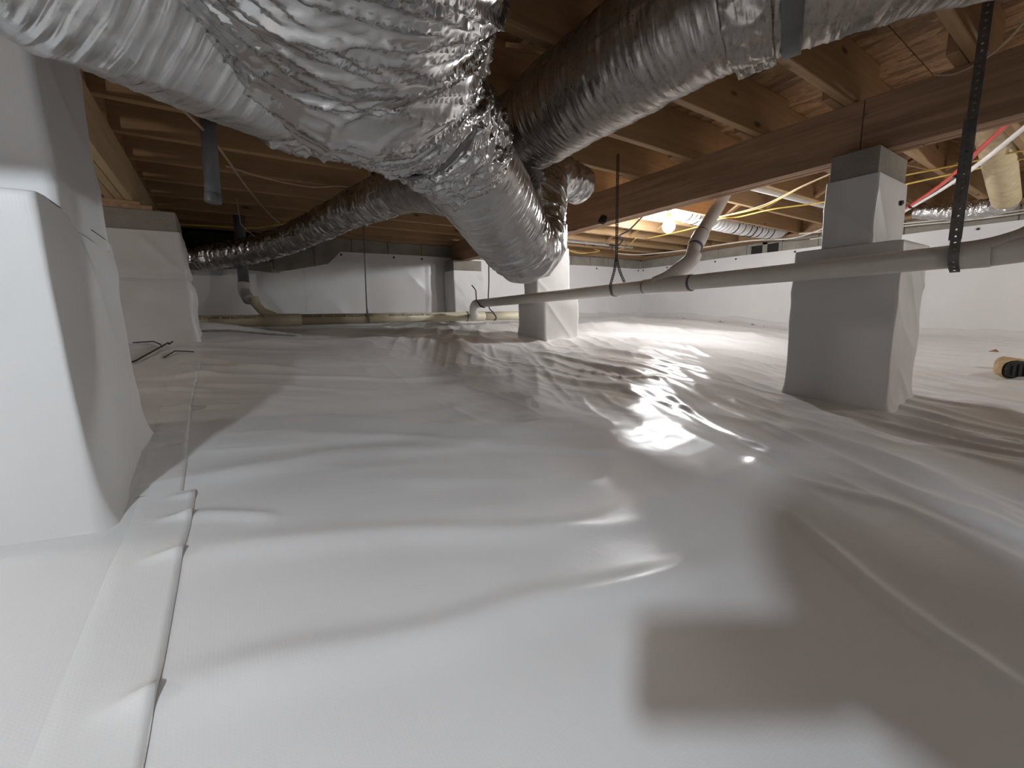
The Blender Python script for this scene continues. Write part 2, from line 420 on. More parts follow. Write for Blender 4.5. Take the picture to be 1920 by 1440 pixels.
# the sheet climbs the walls in a soft cove
cove = lambda d: .10 * np.exp(-np.clip(d, 0, 9) / .05)
Z = Z + cove(6.2 - X) + cove(5.0 - Y)
floor = mesh_obj('floor', np.stack([X, Y, Z], -1), grid_faces(len(gy), len(gx), False), M['liner'], origin=(0, 0, 0), smooth=True)
struct(floor)
def strip(name, xs, w_l, ys, lift, mat, parent, lump=None):
    ys = np.linspace(ys[0], ys[1], int((ys[1] - ys[0]) / .005)); cx = np.interp(ys, [p[1] for p in xs], [p[0] for p in xs])
    k = np.linspace(0, 1, 9); XX = cx[:, None] - w_l * k[None]; YY = np.repeat(ys[:, None], 9, 1)
    ZZ = floor_z(XX, YY) + lift
    if lump is not None:
        for y0, a, wd in lump: ZZ = ZZ + a * np.exp(-((YY - y0) / wd) ** 2) * np.clip(1 - k[None] * 1.6, 0, 1)
    ZZ[:, -1] -= lift * .9
    V = np.concatenate([np.stack([XX, YY, ZZ], -1), np.stack([XX[:, :1], YY[:, :1], ZZ[:, :1] * 0 + floor_z(XX[:, :1], YY[:, :1]) + .0003], -1)[:, ::1]], 1)
    order = np.concatenate([V[:, 9:], V[:, :9]], 1)
    return mesh_obj(name, order, grid_faces(len(ys), 10, False), mat, parent, smooth=True)
# the lapped edge of the next sheet, taped down, with three fishmouths gaping along it
lap = [(-.104, .30), (-.104, .452), (-.10, .525), (-.096, .658), (-.091, .794), (-.084, .919), (-.082, 1.071), (-.10, 1.8), (-.09, 2.5)]
strip('seam_tape', [(x - .0, y) for x, y in lap], .085, (.30, 1.02), .0016, M['tape'], floor, [(.525, .010, .012), (.79, .009, .011), (.915, .011, .010), (1.0, .006, .012)])
strip('seam_tape', [(x - .02, y) for x, y in lap], .075, (1.02, 2.5), .0016, M['tape'], floor, [(1.3, .01, .02), (1.7, .012, .02), (2.1, .012, .02)])

# ------------------------------------------------------------------ ceiling: panels and joists
ZJ0, ZJ1 = .914, 1.149
ceiling = struct_empty('ceiling', (0, 0, ZJ1))
pan = None
for i, x0 in enumerate(np.arange(-6.54, 6.3, 1.22)):
    off = 0.0 if i % 2 else 1.22
    for y0 in np.arange(-6.6 + off, 5.1, 2.44):
        xa, xb = x0 + .002, min(x0 + 1.218, 6.35); ya, yb = max(y0 + .002, -5.6), min(y0 + 2.438, 5.15)
        if yb - ya < .05: continue
        put('osb_panel', MB().box(xa, xb, ya, yb, ZJ1 + .0005, ZJ1 + .019), M['osb'], ceiling)
def joist(x0, x1, y0):
    z = random.uniform(-.002, .002)
    return put('floor_joist', MB().box(x0, x1, y0, y0 + .038, ZJ0 + z, ZJ1, .003), M['joist'], ceiling)
k0 = 2.435
ys_j = [k0 + .4 * k for k in range(-19, 7)]
for y in ys_j:
    if y > 4.9: continue
    joist(-.56, 2.78, y)
    joist(2.36, 6.16, y + .041)
    joist(-5.95, -.335, y - .041)
put('rim_board', MB().box(-5.95, 6.2, 4.955, 4.993, ZJ0, ZJ1), M['joist'], ceiling)
put('rim_board', MB().box(6.162, 6.20, -5.5, 4.95, ZJ0, ZJ1), M['joist'], ceiling)
# cross bridging between the joists beyond the girder, and a couple of solid blocks
for y in ys_j:
    if -.4 < y < 4.4:
        a, b_ = y + .041 + .038, y + .441
        xb = 4.30
        put('bridging_strip', MB().bar((xb, a, ZJ0 + .02), (xb, b_, ZJ1 - .02), .055, .018), M['joist'], ceiling)
        put('bridging_strip', MB().bar((xb + .06, a, ZJ1 - .02), (xb + .06, b_, ZJ0 + .02), .055, .018), M['joist'], ceiling)
        if y < 2.5:
            put('bridging_strip', MB().bar((1.15, y + .038, ZJ0 + .02), (1.15, y + .4, ZJ1 - .02), .055, .018), M['joist'], ceiling)
            put('bridging_strip', MB().bar((1.21, y + .038, ZJ1 - .02), (1.21, y + .4, ZJ0 + .02), .055, .018), M['joist'], ceiling)

# ------------------------------------------------------------------ walls
def box_wall(name, boxes, mat):
    mb = MB()
    for b_ in boxes: mb.box(*b_)
    return struct(put(name, mb, mat, None, origin=(boxes[0][0], boxes[0][2], -.7)))
ZT, ZS = .876, .737            # top of the blockwork, top of the liner on the wall
wr = box_wall('wall_right', [(6.215, 6.40, -5.6, 5.2, -.8, ZT - .01)], M['mortar'])
wb = box_wall('wall_back', [(.48, 6.4, 5.015, 5.2, -.8, ZT - .01), (-6.1, -.26, 5.015, 5.2, -.8, ZT - .01), (-.26, .48, 5.015, 5.2, -.8, .60)], M['mortar'])
wl = box_wall('wall_left', [(-6.2, -6.0, -5.6, 5.2, -.8, ZT)], M['wrap'])
wf = box_wall('wall_front', [(-6.2, 6.4, -5.7, -5.5, -.8, ZT)], M['wrap'])
struct(put('trim_1', MB().box(6.07, 6.24, -5.5, 4.99, ZT, ZJ0, .003), M['sill']))
struct(put('trim_2', MB().box(-5.95, 6.05, 4.87, 5.04, ZT, ZJ0, .003), M['sill']))
def block(x0, x1, y0, y1, z0, z1, parent, mat=None, name='concrete_block'):
    return put(name, MB().box(x0, x1, y0, y1, z0, z1, .004), mat or M['cmu'], parent)
y = 5.0 - .21
edges_y = [4.995, 4.79, 4.39, 3.99, 3.585, 3.17, 2.71, 2.30, 1.90, 1.50, 1.10, .70, .30, -.10, -.5, -.9, -1.3, -1.7, -2.1, -2.5, -2.9]
for a, b_ in zip(edges_y[:-1], edges_y[1:]):
    if abs(a - 3.17) < .01:
        put('vent_block', MB().box(6.2, 6.25, b_ + .005, b_ + .045, .68, ZT).box(6.2, 6.25, a - .045, a - .005, .68, ZT).box(6.2, 6.25, b_ + .19, b_ + .25, .68, ZT)
            .box(6.2, 6.25, b_ + .045, a - .045, ZT - .028, ZT).box(6.2, 6.25, b_ + .045, a - .045, .66, .71), M['cmu'], wr)
        for q in (b_ + .04, b_ + .245):
            put('vent_hole', MB().box(6.2105, 6.2145, q, q + .16, .70, ZT - .026), M['dark_hole'], wr)
        continue
    block(6.2, 6.24, b_ + .005, a - .005, ZS - .06, ZT, wr)
edges_x = [6.19, 5.79, 5.38, 4.97, 4.56, 4.15, 3.74, 3.33, 2.92, 2.51, 2.10, 1.69, 1.28, .88, .49]
for a, b_ in zip(edges_x[:-1], edges_x[1:]): block(b_ + .005, a - .005, 5.0, 5.04, ZS - .06 if b_ > .9 else .52, ZT, wb)
for a, b_ in zip([.48, .10], [.10, -.26]): block(b_ + .005, a - .005, 5.0, 5.04, .42, .595, wb)
for a, b_ in zip(np.arange(-.27, -2.5, -.41)[:-1], np.arange(-.27, -2.5, -.41)[1:]): block(b_ + .005, a - .005, 5.0, 5.04, .5, ZT, wb)
put('crawl_opening', MB().box(-.26, .48, 5.18, 5.2, .56, ZT).box(-.27, -.26, 5.04, 5.2, .6, ZT).box(.48, .49, 5.04, 5.2, .6, ZT).box(-.26, .48, 5.04, 5.2, .59, .60), M['dark_hole'], wb)

def wall_sheet(p0, p1, top, mat, parent, inward, seed, n=220, nz=70, zlow=-.60):
    p0 = np.array(p0, float); p1 = np.array(p1, float); L = np.linalg.norm(p1 - p0); t = np.linspace(0, 1, n); s_ = t * L
    P = p0 + (p1 - p0) * t[:, None]; k = np.linspace(0, 1, nz)
    zt = np.array([top(a) for a in s_]); zl = np.full(n, zlow)
    Zs = zl[:, None] + (zt - zl)[:, None] * k[None]
    S_, K_ = np.meshgrid(s_, k, indexing='ij')
    d = (vn(S_ * 2.2, Zs * 2.2 + 5, seed) - .5) * .016 + ridge(vn(S_ * 3.1 + Zs * 2, Zs * 1.2 + 9, seed + 1)) ** 3 * .010 + (vn(S_ * 9, Zs * 7 + 5, seed + 2) - .5) * .003
    d = d * np.clip((1 - K_) * 6, .1, 1) + .006
    V = np.stack([P[:, 0][:, None] + inward[0] * d, P[:, 1][:, None] + inward[1] * d, Zs], -1)
    F = grid_faces(n, nz, False)
    V2 = V.copy(); V2[..., 0] -= inward[0] * .004; V2[..., 1] -= inward[1] * .004
    return mesh_obj('liner_sheet', V, F, mat, parent, smooth=True)
wall_sheet((6.2, -5.5), (6.2, 5.0), lambda s: ZS + .004 * math.sin(s * 3), M['liner'], wr, (-1, 0), 20, 320)
def back_top(s):                    # s runs from x=-6 to 6.2
    x = -6.0 + s
    if x < .55: return .50 + .012 * math.sin(x * 9)
    if x < 1.02: return .50 + .10 * (x - .55) / .47
    if x < 1.16: return .60 + .14 * (x - 1.02) / .14
    return ZS + .003 * math.sin(x * 4)
wall_sheet((-6.0, 5.0), (6.2, 5.0), back_top, M['liner'], wb, (0, -1), 30, 900)
wall_sheet((-6.0, -5.5), (-6.0, 5.0), lambda s: .70, M['liner'], wl, (1, 0), 40, 120, 30)
def pin(p, ax, parent, r=.012):
    p = np.array(p, float); d = np.zeros(3); d[ax] = -1
    put('liner_pin', MB().tube([p, p + d * .006, p + d * .008], [r, r, r * .4], 10), M['black'], parent)
for yy in (4.93, 4.45, 3.62, 3.31, 2.55, 1.55, .95, .2, -.6): pin((6.188, yy, ZS - .035), 0, wr, .012)
for xx in (6.12, 5.1, 4.4, 3.6, 2.1, 1.75, 1.16): pin((xx, 4.988, ZS - .035), 1, wb, .012)
CRUMB = ['red soil crumb on the liner nearest the far corner', 'second red soil crumb from the far corner, on the liner', 'third red soil crumb from the far corner, on the liner', 'fourth red soil crumb along the right wall, left of a close neighbour', 'fifth red soil crumb along the right wall, close beside the fourth', 'sixth red soil crumb along the right wall, lying alone midway', 'seventh red soil crumb along the right wall, below the vent block', 'red soil crumb on the liner nearest the right pier']
# crumbs of red soil lying in the corner of liner and wall
for i, (x, y_) in enumerate([(6.03, 4.78), (6.02, 4.66), (6.04, 4.55), (6.0, 4.1), (6.05, 4.02), (6.03, 3.4), (6.0, 2.92), (6.03, 2.79)]):
    z = float(floor_z(x, y_)) + .10 * math.exp(-(6.2 - x) / .05)
    V = []; r = .016 + .01 * random.random()
    for j in range(7): V.append((x + r * 1.6 * math.cos(j * .9) * (.7 + .5 * random.random()), y_ + r * 2.6 * math.sin(j * .9) * (.7 + .5 * random.random()), z - .004))
    V.append((x, y_, z + r * .7)); V.append((x + .3 * r, y_ + r, z + r * .45))
    F = [(j, (j + 1) % 7, 7 if j < 4 else 8) for j in range(7)] + [(0, 7, 8), (4, 8, 7)]
    tag(mesh_obj('soil_crumb', V, F, M['soil']), CRUMB[i], 'soil', 'soil crumbs along the right wall')

# ------------------------------------------------------------------ piers wrapped in liner
def rrect(x0, x1, y0, y1, r, per=34):
    pts = []
    cs = [((x1 - r, y1 - r), 0), ((x0 + r, y1 - r), 90), ((x0 + r, y0 + r), 180), ((x1 - r, y0 + r), 270)]
    for i, ((cx, cy), a0) in enumerate(cs):
        for k in range(7):
            a = math.radians(a0 + 15 * k); pts.append((cx + r * math.cos(a), cy + r * math.sin(a), math.cos(a), math.sin(a)))
        nx, ny = cs[(i + 1) % 4][0]; a = math.radians(a0 + 90); ex, ey = nx + r * math.cos(a), ny + r * math.sin(a); sx, sy = pts[-1][:2]
        for k in range(1, per): pts.append((sx + (ex - sx) * k / per, sy + (ey - sy) * k / per, math.cos(a), math.sin(a)))
    return np.array(pts)
def wrap(name, rect, z0, z1, parent, seed, flare=.05, amp=.010, r=.012, cap_to=None, nz=64, mat=None, skirt=True, crease=None):
    Q = rrect(*rect, r); n = len(Q); k = np.linspace(0, 1, nz) ** 1.25
    s_ = np.r_[0, np.cumsum(np.hypot(*np.diff(Q[:, :2], axis=0).T))]
    zb = floor_z(Q[:, 0], Q[:, 1]) - .01 if skirt else np.full(n, z0)
    Zs = zb[None] + (z1 - zb)[None] * k[:, None]
    S_ = np.repeat(s_[None], nz, 0); h = Zs - zb[None]
    d = (vn(S_ * 4, Zs * 3 + 7, seed) - .5) * amp + ridge(vn(S_ * 5 + Zs * 5, Zs * 2 - S_ + 30, seed + 1)) ** 3 * amp * .7 + (vn(S_ * 14, Zs * 11 + 40, seed + 2) - .5) * amp * .25
    d = d * np.clip((z1 - Zs) * 14, .12, 1)
    if crease is not None:
        d = d - .016 * np.exp(-((Zs - crease) / .014) ** 2) + .018 * np.exp(-((Zs - crease + .10) / .07) ** 2) + .007 * np.exp(-((Zs - crease - .05) / .04) ** 2)
    fl = flare * np.exp(-h / .035) * (.55 + .9 * vn(S_ * 7, S_ * 0 + 3.3, seed + 3)) if skirt else 0
    V = np.stack([Q[:, 0] + Q[:, 2] * (d + fl), Q[:, 1] + Q[:, 3] * (d + fl), Zs], -1)
    if cap_to is not None:
        C = np.array([(cap_to[0] + cap_to[1]) / 2, (cap_to[2] + cap_to[3]) / 2])
        rows = [V]
        for f_, zz in ((.02, .004), (.3, .006), (1.0, .002)):
            tgt = np.stack([np.clip(Q[:, 0], cap_to[0], cap_to[1]), np.clip(Q[:, 1], cap_to[2], cap_to[3])], -1)
            p = Q[:, :2] + (tgt - Q[:, :2]) * f_
            rows.append(np.stack([p[:, 0], p[:, 1], np.full(n, z1 + zz)], -1)[None])
        V = np.concatenate(rows, 0)
    return mesh_obj(name, V, grid_faces(V.shape[0], n, True), mat or M['wrap'], parent, smooth=True)
ZG0 = .675
def pier(base, label, low, up, zl, zu, zt, seed, blk=True, **kw):
    t = thing('block_pier', label, 'pier', (base[0], base[1], float(floor_z(base[0], base[1]))))
    if low is not None:
        wrap('lower_wrap', low, None, zl, t, seed, cap_to=up, **kw)
        wrap('upper_wrap', up, zl - .02, zu, t, seed + 5, skirt=False, amp=.007, nz=40)
    else:
        wrap('lower_wrap', up, None, zu, t, seed, **kw)
    g = .009
    x0, x1, y0, y1 = up
    h = zt - (zu - .03); nb = max(1, round(h / .2))
    block(x0 + g, x1 - g, y0 + g, y1 - g, zu - .03, zt, t)
    return t
p_right = pier((2.59, .78), 'white-wrapped pier topped by a bare grey block under the girder at right', (2.385, 2.795, .575, .985), (2.39, 2.79, .682, .878), .262, .560, ZG0, 11, flare=.022)
put('liner_pin', MB().tube([(2.70, .683, .47), (2.70, .672, .468), (2.70, .668, .466)], [.011, .012, .004], 10), M['black'], p_right)
p_mid = pier((2.59, 3.18), 'white-wrapped block pier standing behind the bend of the sagging foil duct', (2.385, 2.79, 2.97, 3.375), (2.39, 2.785, 3.08, 3.28), .14, .60, ZG0, 14, flare=.022)
p_left = pier((-.40, 1.22), 'large white-wrapped pier with a stepped base at the left edge', (-.62, -.205, .93, 1.455), (-.58, -.205, 1.045, 1.405), .195, .655, ZG0, 17, flare=.02, r=.009)
p_back = pier((-.36, 3.35), 'grey-shaded wrapped pier with bare block top behind the large left pier', None, (-.56, -.142, 3.15, 3.55), None, .518, ZG0 - .045, 24, flare=.014, amp=.016, crease=.265)
p_wall = pier((2.58, 4.8), 'wrapped pier with bare tan top against the back wall, left of the duct bend', None, (2.375, 2.785, 4.70, 4.955), None, .55, ZG0, 27, flare=.02, amp=.014)
# shims between the rear left pier and its girder
put('wood_shim', MB().box(-.50, -.25, 3.17, 3.30, ZG0 - .045, ZG0 - .02, .002), M['girder'], p_back)
put('wood_shim', MB().box(-.52, -.30, 3.17, 3.42, ZG0 - .02, ZG0, .002), M['joist'], p_back)

# ------------------------------------------------------------------ girders
def girder(label, x0, y0, y1, joints, base, mat='girder'):
    t = thing('wood_girder', label, 'beam', base)
    for k in range(3):
        js = [y0] + sorted(joints[k]) + [y1]
        for a, b_ in zip(js[:-1], js[1:]):
            put('girder_ply', MB().box(x0 + .0385 * k, x0 + .0385 * k + .0355, a + .0015, b_ - .0015, ZG0 + random.uniform(-.003, .003), ZJ0, .002), M[mat], t)
    return t
g_main = girder('long three-ply wooden girder running from upper right over the right pier to the back', 2.50, -5.4, 4.99, [[.795, 4.1], [-1.2, 3.1], [.6, 3.6]], (2.56, 1.2, ZG0))
g_left = girder('three-ply wooden girder with a pale underside above the rear left pier', -.440, -5.4, 4.99, [[-.6, 3.3], [1.3], [3.35]], (-.38, 3.0, ZG0), 'pale_pine')
# spot of sprayed foam on the main girder
V = []; r0 = .028
mbf = MB()
for i in range(9):
    for j in range(14):
        a = math.pi * i / 8; b_ = 2 * math.pi * j / 14; r = r0 * (.75 + .5 * random.random())
        V.append((2.498 + .4 * r * math.sin(a) * math.cos(b_) * -1, 2.38 + 1.6 * r * math.sin(a) * math.sin(b_), .70 + r * math.cos(a) * 1.1))
put('dark_sealant_blob', mbf.add(V, grid_faces(9, 14, True)), M['black'], g_main, smooth=True)

# ------------------------------------------------------------------ foil ducts
def duct_mesh(P, kind, step=.006, m=200, seed=0, scale=1.0):
    S, q = resample(spline(P, 40), step); C = S[:, :3]; N, B, T = frames(C); th = np.linspace(0, 1, m, endpoint=False)
    Q_, TH = np.meshgrid(q, th, indexing='ij'); r = S[:, 3][:, None]
    if kind == 'trunk':
        warp = vn(Q_ * 5, TH * 5, seed + 9, 5) * 1.6
        sk = vn(Q_ * 3, TH * 3, seed + 9, 3) * 2.2
        d = (vn(Q_ * 4, TH * 4, seed, 4) - .5) * .024 + (vl(Q_ * 13 + sk, TH * 5, seed + 1, 5) - .5) * .016 \
            + (vl(Q_ * 23 + sk * 2 + 2 * np.sin(6.2832 * TH), TH * 8, seed + 2, 8) - .5) * .007
        for k, (f_, a_, p_, n_, e_, h_) in enumerate(((9, 1.5, .8, 2, 7, .012), (14, 2.5, .1, 3, 9, .009), (19, -3.5, .35, 3, 11, .008), (30, 4.0, .6, 5, 11, .006), (38, -7.0, .45, 4, 12, .005), (46, -5.0, .2, 6, 9, .0035), (26, 9.0, .05, 3, 14, .006))):
            d = d + ridge(vn(Q_ * f_ + a_ * np.sin(6.2832 * (TH + p_)) + sk, TH * n_ + .37 * k, seed + 10 + k, n_)) ** e_ * h_
    elif kind == 'crumple':
        d = ridge(vn(Q_ * 34, TH * 26, seed, 26)) ** 2 * .014 + ridge(vn(Q_ * 70, TH * 48, seed + 1, 48)) ** 2 * .006
    else:
        warp = vn(Q_ * 9, TH * 7, seed + 9, 7) * 1.2
        d = (vn(Q_ * 6, TH * 4, seed, 4) - .5) * .011 \
            + ridge(vn(Q_ * 85 + warp, TH * 4, seed + 1, 4)) ** 4 * .0040 \
            + (vl(Q_ * 150 + warp * 2, TH * 14, seed + 2, 14) - .5) * .0032 \
            + (vl(Q_ * 22 + TH * 9, TH * 13, seed + 3, 13) - .5) * .0050
        if kind == 'wire': d = d * .55 + np.exp(-((Q_ / .025) % 1 - .5) ** 2 / .008) * .0016 + (vl(Q_ * 4 + TH * 6, TH * 13, seed + 7, 13) - .5) * .009 + ridge(vn(Q_ * 2.2, TH * 9, seed + 8, 9)) ** 7 * .008
        if kind == 'bunch': d = d + ridge(vn(Q_ * 34 + warp, TH * 9, seed + 5, 9)) ** 2 * .011 + (vl(Q_ * 60 + warp, TH * 18, seed + 6, 18) - .5) * .006
    d = d * scale
    a = TH * 2 * np.pi
    V = C[:, None] + (r + d)[..., None] * (np.cos(a)[..., None] * N[:, None] + np.sin(a)[..., None] * B[:, None])
    UV = np.stack([Q_, np.abs(TH - .5) * 2 * np.pi * .2], -1).reshape(-1, 2)
    F = grid_faces(len(C), m, True)
    V = V.reshape(-1, 3); n = len(V)
    V = np.vstack([V, C[:1], C[-1:]]); UV = np.vstack([UV, UV[:1], UV[-1:]])
    F += [(n, (j + 1) % m, j) for j in range(m)] + [(n + 1, n - m + j, n - m + (j + 1) % m) for j in range(m)]
    return V, F, UV
def duct_part(name, P, kind, mat, parent, seed, step=.006, m=200, scale=1.0):
    V, F, UV = duct_mesh(P, kind, step, m, seed, scale)
    return mesh_obj(name, V, F, mat, parent, smooth=True, uv=UV)
def ring(P, f0, f1, dr, n=12):
    """a short stretch of a duct's own course, a little wider"""
    S = spline(P, 40); d = np.r_[0, np.cumsum(np.linalg.norm(np.diff(S[:, :3], axis=0), axis=1))]; q = np.linspace(f0, f1, n) * d[-1]
    out = np.stack([np.interp(q, d, S[:, k]) for k in range(4)], 1); out[:, 3] += dr; return [tuple(x) for x in out]
def band(name, P, f0, f1, dr, mat, parent, th=.004, m=96):
    R_ = np.array(ring(P, f0, f1, dr, 5)); N, B, T = frames(R_[:, :3]); a = np.linspace(0, 2 * np.pi, m, endpoint=False)
    rows = []
    for i in list(range(5)):
        rows.append(R_[i, :3] + R_[i, 3] * (np.cos(a)[:, None] * N[i] + np.sin(a)[:, None] * B[i]))
    for i in list(range(4, -1, -1)):
        rows.append(R_[i, :3] + (R_[i, 3] - th) * (np.cos(a)[:, None] * N[i] + np.sin(a)[:, None] * B[i]))
    rows.append(rows[0])
    V = np.array(rows); return mesh_obj(name, V, grid_faces(len(rows), m, True), mat, parent, smooth=True)

P_trunk = [(.02, -2.6, .60, .25), (-.01, -1.2, .60, .25), (-.02, -.35, .60, .25), (.0, .0, .60, .25), (.12, .4, .585, .25), (.185, .70, .56, .24), (.25, .83, .535, .24), (.335, .96, .53, .205), (.44, 1.05, .515, .168), (.55, 1.12, .50, .15), (.64, 1.18, .48, .148)]
P_main = [(.60, 1.155, .495, .148), (.759, 1.258, .414, .150), (.918, 1.367, .332, .150), (1.058, 1.45, .268, .146), (1.17, 1.52, .32, .14), (1.208, 1.56, .439, .135), (1.287, 1.632, .585, .135), (1.36, 1.71, .69, .13)]
P_left = [(-1.5, .0, .62, .15), (-.75, .40, .575, .15), (-.4, .60, .52, .15), (.0, .83, .475, .15), (.24, .97, .47, .14)]
P_right = [(1.16, 1.93, .735, .14), (1.12, 1.75, .735, .15), (1.1, 1.4, .735, .155), (1.1, .8, .745, .155), (1.2, .45, .755, .15), (1.45, .05, .755, .15), (1.75, -.4, .755, .15), (1.98, -1.1, .755, .15), (2.02, -2.2, .755, .15)]
P_flex = [(-.45, 4.86, .555, .095), (-.165, 4.84, .562, .098), (.317, 4.44, .635, .103), (.607, 4.012, .705, .108), (.812, 3.389, .765, .112), (.9, 2.947, .765, .118), (.96, 2.5, .745, .122)]
P_collar = [(.955, 2.52, .745, .135), (.965, 2.35, .73, .145), (.98, 2.1, .68, .15), (.93, 1.75, .59, .15), (.80, 1.42, .52, .14)]
P_stub = [(1.36, 1.74, .72, .10), (1.6, 1.84, .735, .095), (1.80, 1.90, .728, .098)]

t = thing('trunk_duct', 'huge wrinkled foil-wrapped trunk duct hanging overhead and narrowing toward the middle', 'duct', (.2, .6, .31))
duct_part('foil_jacket', P_trunk[2:], 'trunk', M['foil_trunk'], t, 2, .0055, 320)
duct_part('foil_jacket', P_trunk[:3], 'trunk', M['foil_trunk'], t, 4, .012, 160)
duct_part('foil_tape', ring(P_trunk[2:], .90, .985, .006), 'crumple', M['foil_crumple'], t, 12, .004, 200)
duct_part('foil_tape', ring(P_trunk[2:], .44, .475, .012), 'crumple', M['foil_trunk'], t, 13, .004, 260, .5)
band('hanger_strap', P_trunk[2:], .868, .884, .008, M['band'], t)
t = thing('sagging_duct', 'smooth grey foil duct sagging in a tight bend at the centre of the picture', 'duct', (1.0, 1.4, .12))
duct_part('foil_jacket', ring(P_main, 0, .36, 0, 12), 'rib', M['foil_rib'], t, 22, .004, 240, .45)
duct_part('foil_elbow', [(x, y, z, q - .009) for x, y, z, q in P_main[2:]], 'bunch', M['foil_rib'], t, 32, .005, 220, .85)
t = thing('branch_duct', 'foil branch duct with wire ribs crossing in front of the large left pier', 'duct', (-.4, .6, .37))
duct_part('foil_jacket', P_left, 'wire', M['foil_rib'], t, 42, .004, 260, 1.0)
duct_part('foil_tape', ring(P_left, .94, .995, .0), 'crumple', M['foil_trunk'], t, 44, .004, 180, .7)
t = thing('branch_duct', 'dusty dark foil duct running from the centre to the upper right corner', 'duct', (1.1, 1.1, .59))
duct_part('foil_jacket', P_right, 'rib', M['foil_dirty'], t, 52, .005, 240)
band('support_band', P_right[:7], .556, .572, .012, M['band'], t)
duct_part('foil_tape', ring(P_right[:7], .515, .55, .006), 'crumple', M['foil_dirty'], t, 54, .005, 180, .8)
t = thing('flex_duct', 'thin wrinkled foil duct running back to the rear left pier', 'duct', (.6, 4.0, .6))
duct_part('foil_jacket', P_flex, 'bunch', M['foil_rib'], t, 56, .006, 160, 1.0)
duct_part('foil_collar', P_collar, 'rib', M['foil_dirty'], t, 58, .006, 160)
t = thing('duct_stub', 'short foil duct stub ending at the girder behind the sagging bend', 'duct', (1.6, 1.84, .64))
duct_part('foil_jacket', P_stub, 'bunch', M['foil_rib'], t, 46, .006, 140, .7)
mb = MB(); V = []
for i in range(7):
    for j in range(18):
        a = math.pi * i / 6; b_ = 2 * math.pi * j / 18; r = .055 * (.7 + .5 * random.random())
        V.append((1.83 + .6 * r * math.sin(a) * math.cos(b_), 1.88 + .8 * r * math.sin(a) * math.sin(b_), .735 + r * math.cos(a) * 1.3))
put('insulation_tuft', mb.add(V, grid_faces(7, 18, True)), M['fiberglass'], t)

# ------------------------------------------------------------------ plumbing
def pipe_part(name, pts, r, mat, parent, m=28, n=14, cap=True):
    P = spline(pts, n) if len(pts) > 2 else np.array(pts, float)
    return put(name, MB().tube(P, r, m, cap), mat, parent, smooth=True)
def hub(name, a, b_, r, mat, parent):
    a = np.array(a, float); b_ = np.array(b_, float); d = (b_ - a); L = np.linalg.norm(d); d /= L
    P = [a, a + d * .001, a + d * .004, b_ - d * .004, b_ - d * .001, b_]
    return put(name, MB().tube(P, [r - .004, r - .001, r, r, r - .001, r - .004], 32), mat, parent, smooth=True)
def dz(y): return .172 - .0117 * y            # fall of the hung drain
XD = 2.25; RD = .042
t = thing('drain_pipe', 'long white drain pipe hung across the right half with a slanting branch', 'pipe', (XD, 1.6, dz(1.6) - RD))
pipe_part('pipe_run', [(XD, .36, dz(.36)), (XD, 3.93, dz(3.93))], RD, M['pvc'], t)
# the end elbow turns down and back to the pipe on the ground
pipe_part('end_elbow', [(XD, 3.90, dz(3.9)), (XD + .005, 3.98, dz(4) - .004), (XD + .02, 4.05, dz(4) - .045), (XD + .06, 4.12, dz(4) - .095), (XD + .14, 4.24, dz(4) - .125), (XD + .19, 4.33, .012)], RD + .003, M['pvc'], t)
# wye with its branch leaning over behind the girder
y0 = 1.62
hub('wye_fitting', (XD, y0 - .16, dz(y0)), (XD, y0 + .15, dz(y0)), RD + .006, M['pvc'], t)
hub('primer_ring', (XD, y0 - .172, dz(y0)), (XD, y0 - .158, dz(y0)), RD + .0055, M['primer'], t)
hub('primer_ring', (XD, y0 + .148, dz(y0)), (XD, y0 + .160, dz(y0)), RD + .0045, M['primer'], t)
pipe_part('branch_arm', [(XD, 1.70, .165), (2.27, 1.62, .195), (2.30, 1.575, .235), (2.345, 1.53, .285), (2.375, 1.525, .33)], RD + .004, M['pvc'], t)
pipe_part('branch_riser', [(2.36, 1.525, .31), (2.44, 1.555, .40), (2.705, 1.566, .675), (2.90, 1.575, .90)], RD - .003, M['pvc'], t)
hub('branch_coupling', (2.425, 1.549, .385), (2.50, 1.558, .462), RD + .004, M['pvc'], t)
hub('primer_ring', (2.418, 1.547, .377), (2.425, 1.548, .385), RD + .003, M['primer'], t)
hub('primer_ring', (2.50, 1.558, .463), (2.507, 1.558, .470), RD + .001, M['primer'], t)
# big sweep elbow at the right edge
hub('sweep_hub', (XD, .30, dz(.3)), (XD, .40, dz(.4)), RD + .007, M['pvc'], t)
pipe_part('sweep_elbow', [(XD, .36, dz(.36)), (XD + .005, .29, .178), (XD + .02, .22, .205), (XD + .03, .165, .26), (XD + .035, .13, .34), (XD + .035, .115, .45), (XD + .035, .11, .62)], [RD + .001] * 0 or RD + .006, M['pvc'], t)
pipe_part('side_outlet', [(XD, .30, dz(.3)), (XD, .02, .185), (XD + .02, -.6, .19)], RD + .004, M['pvc'], t)

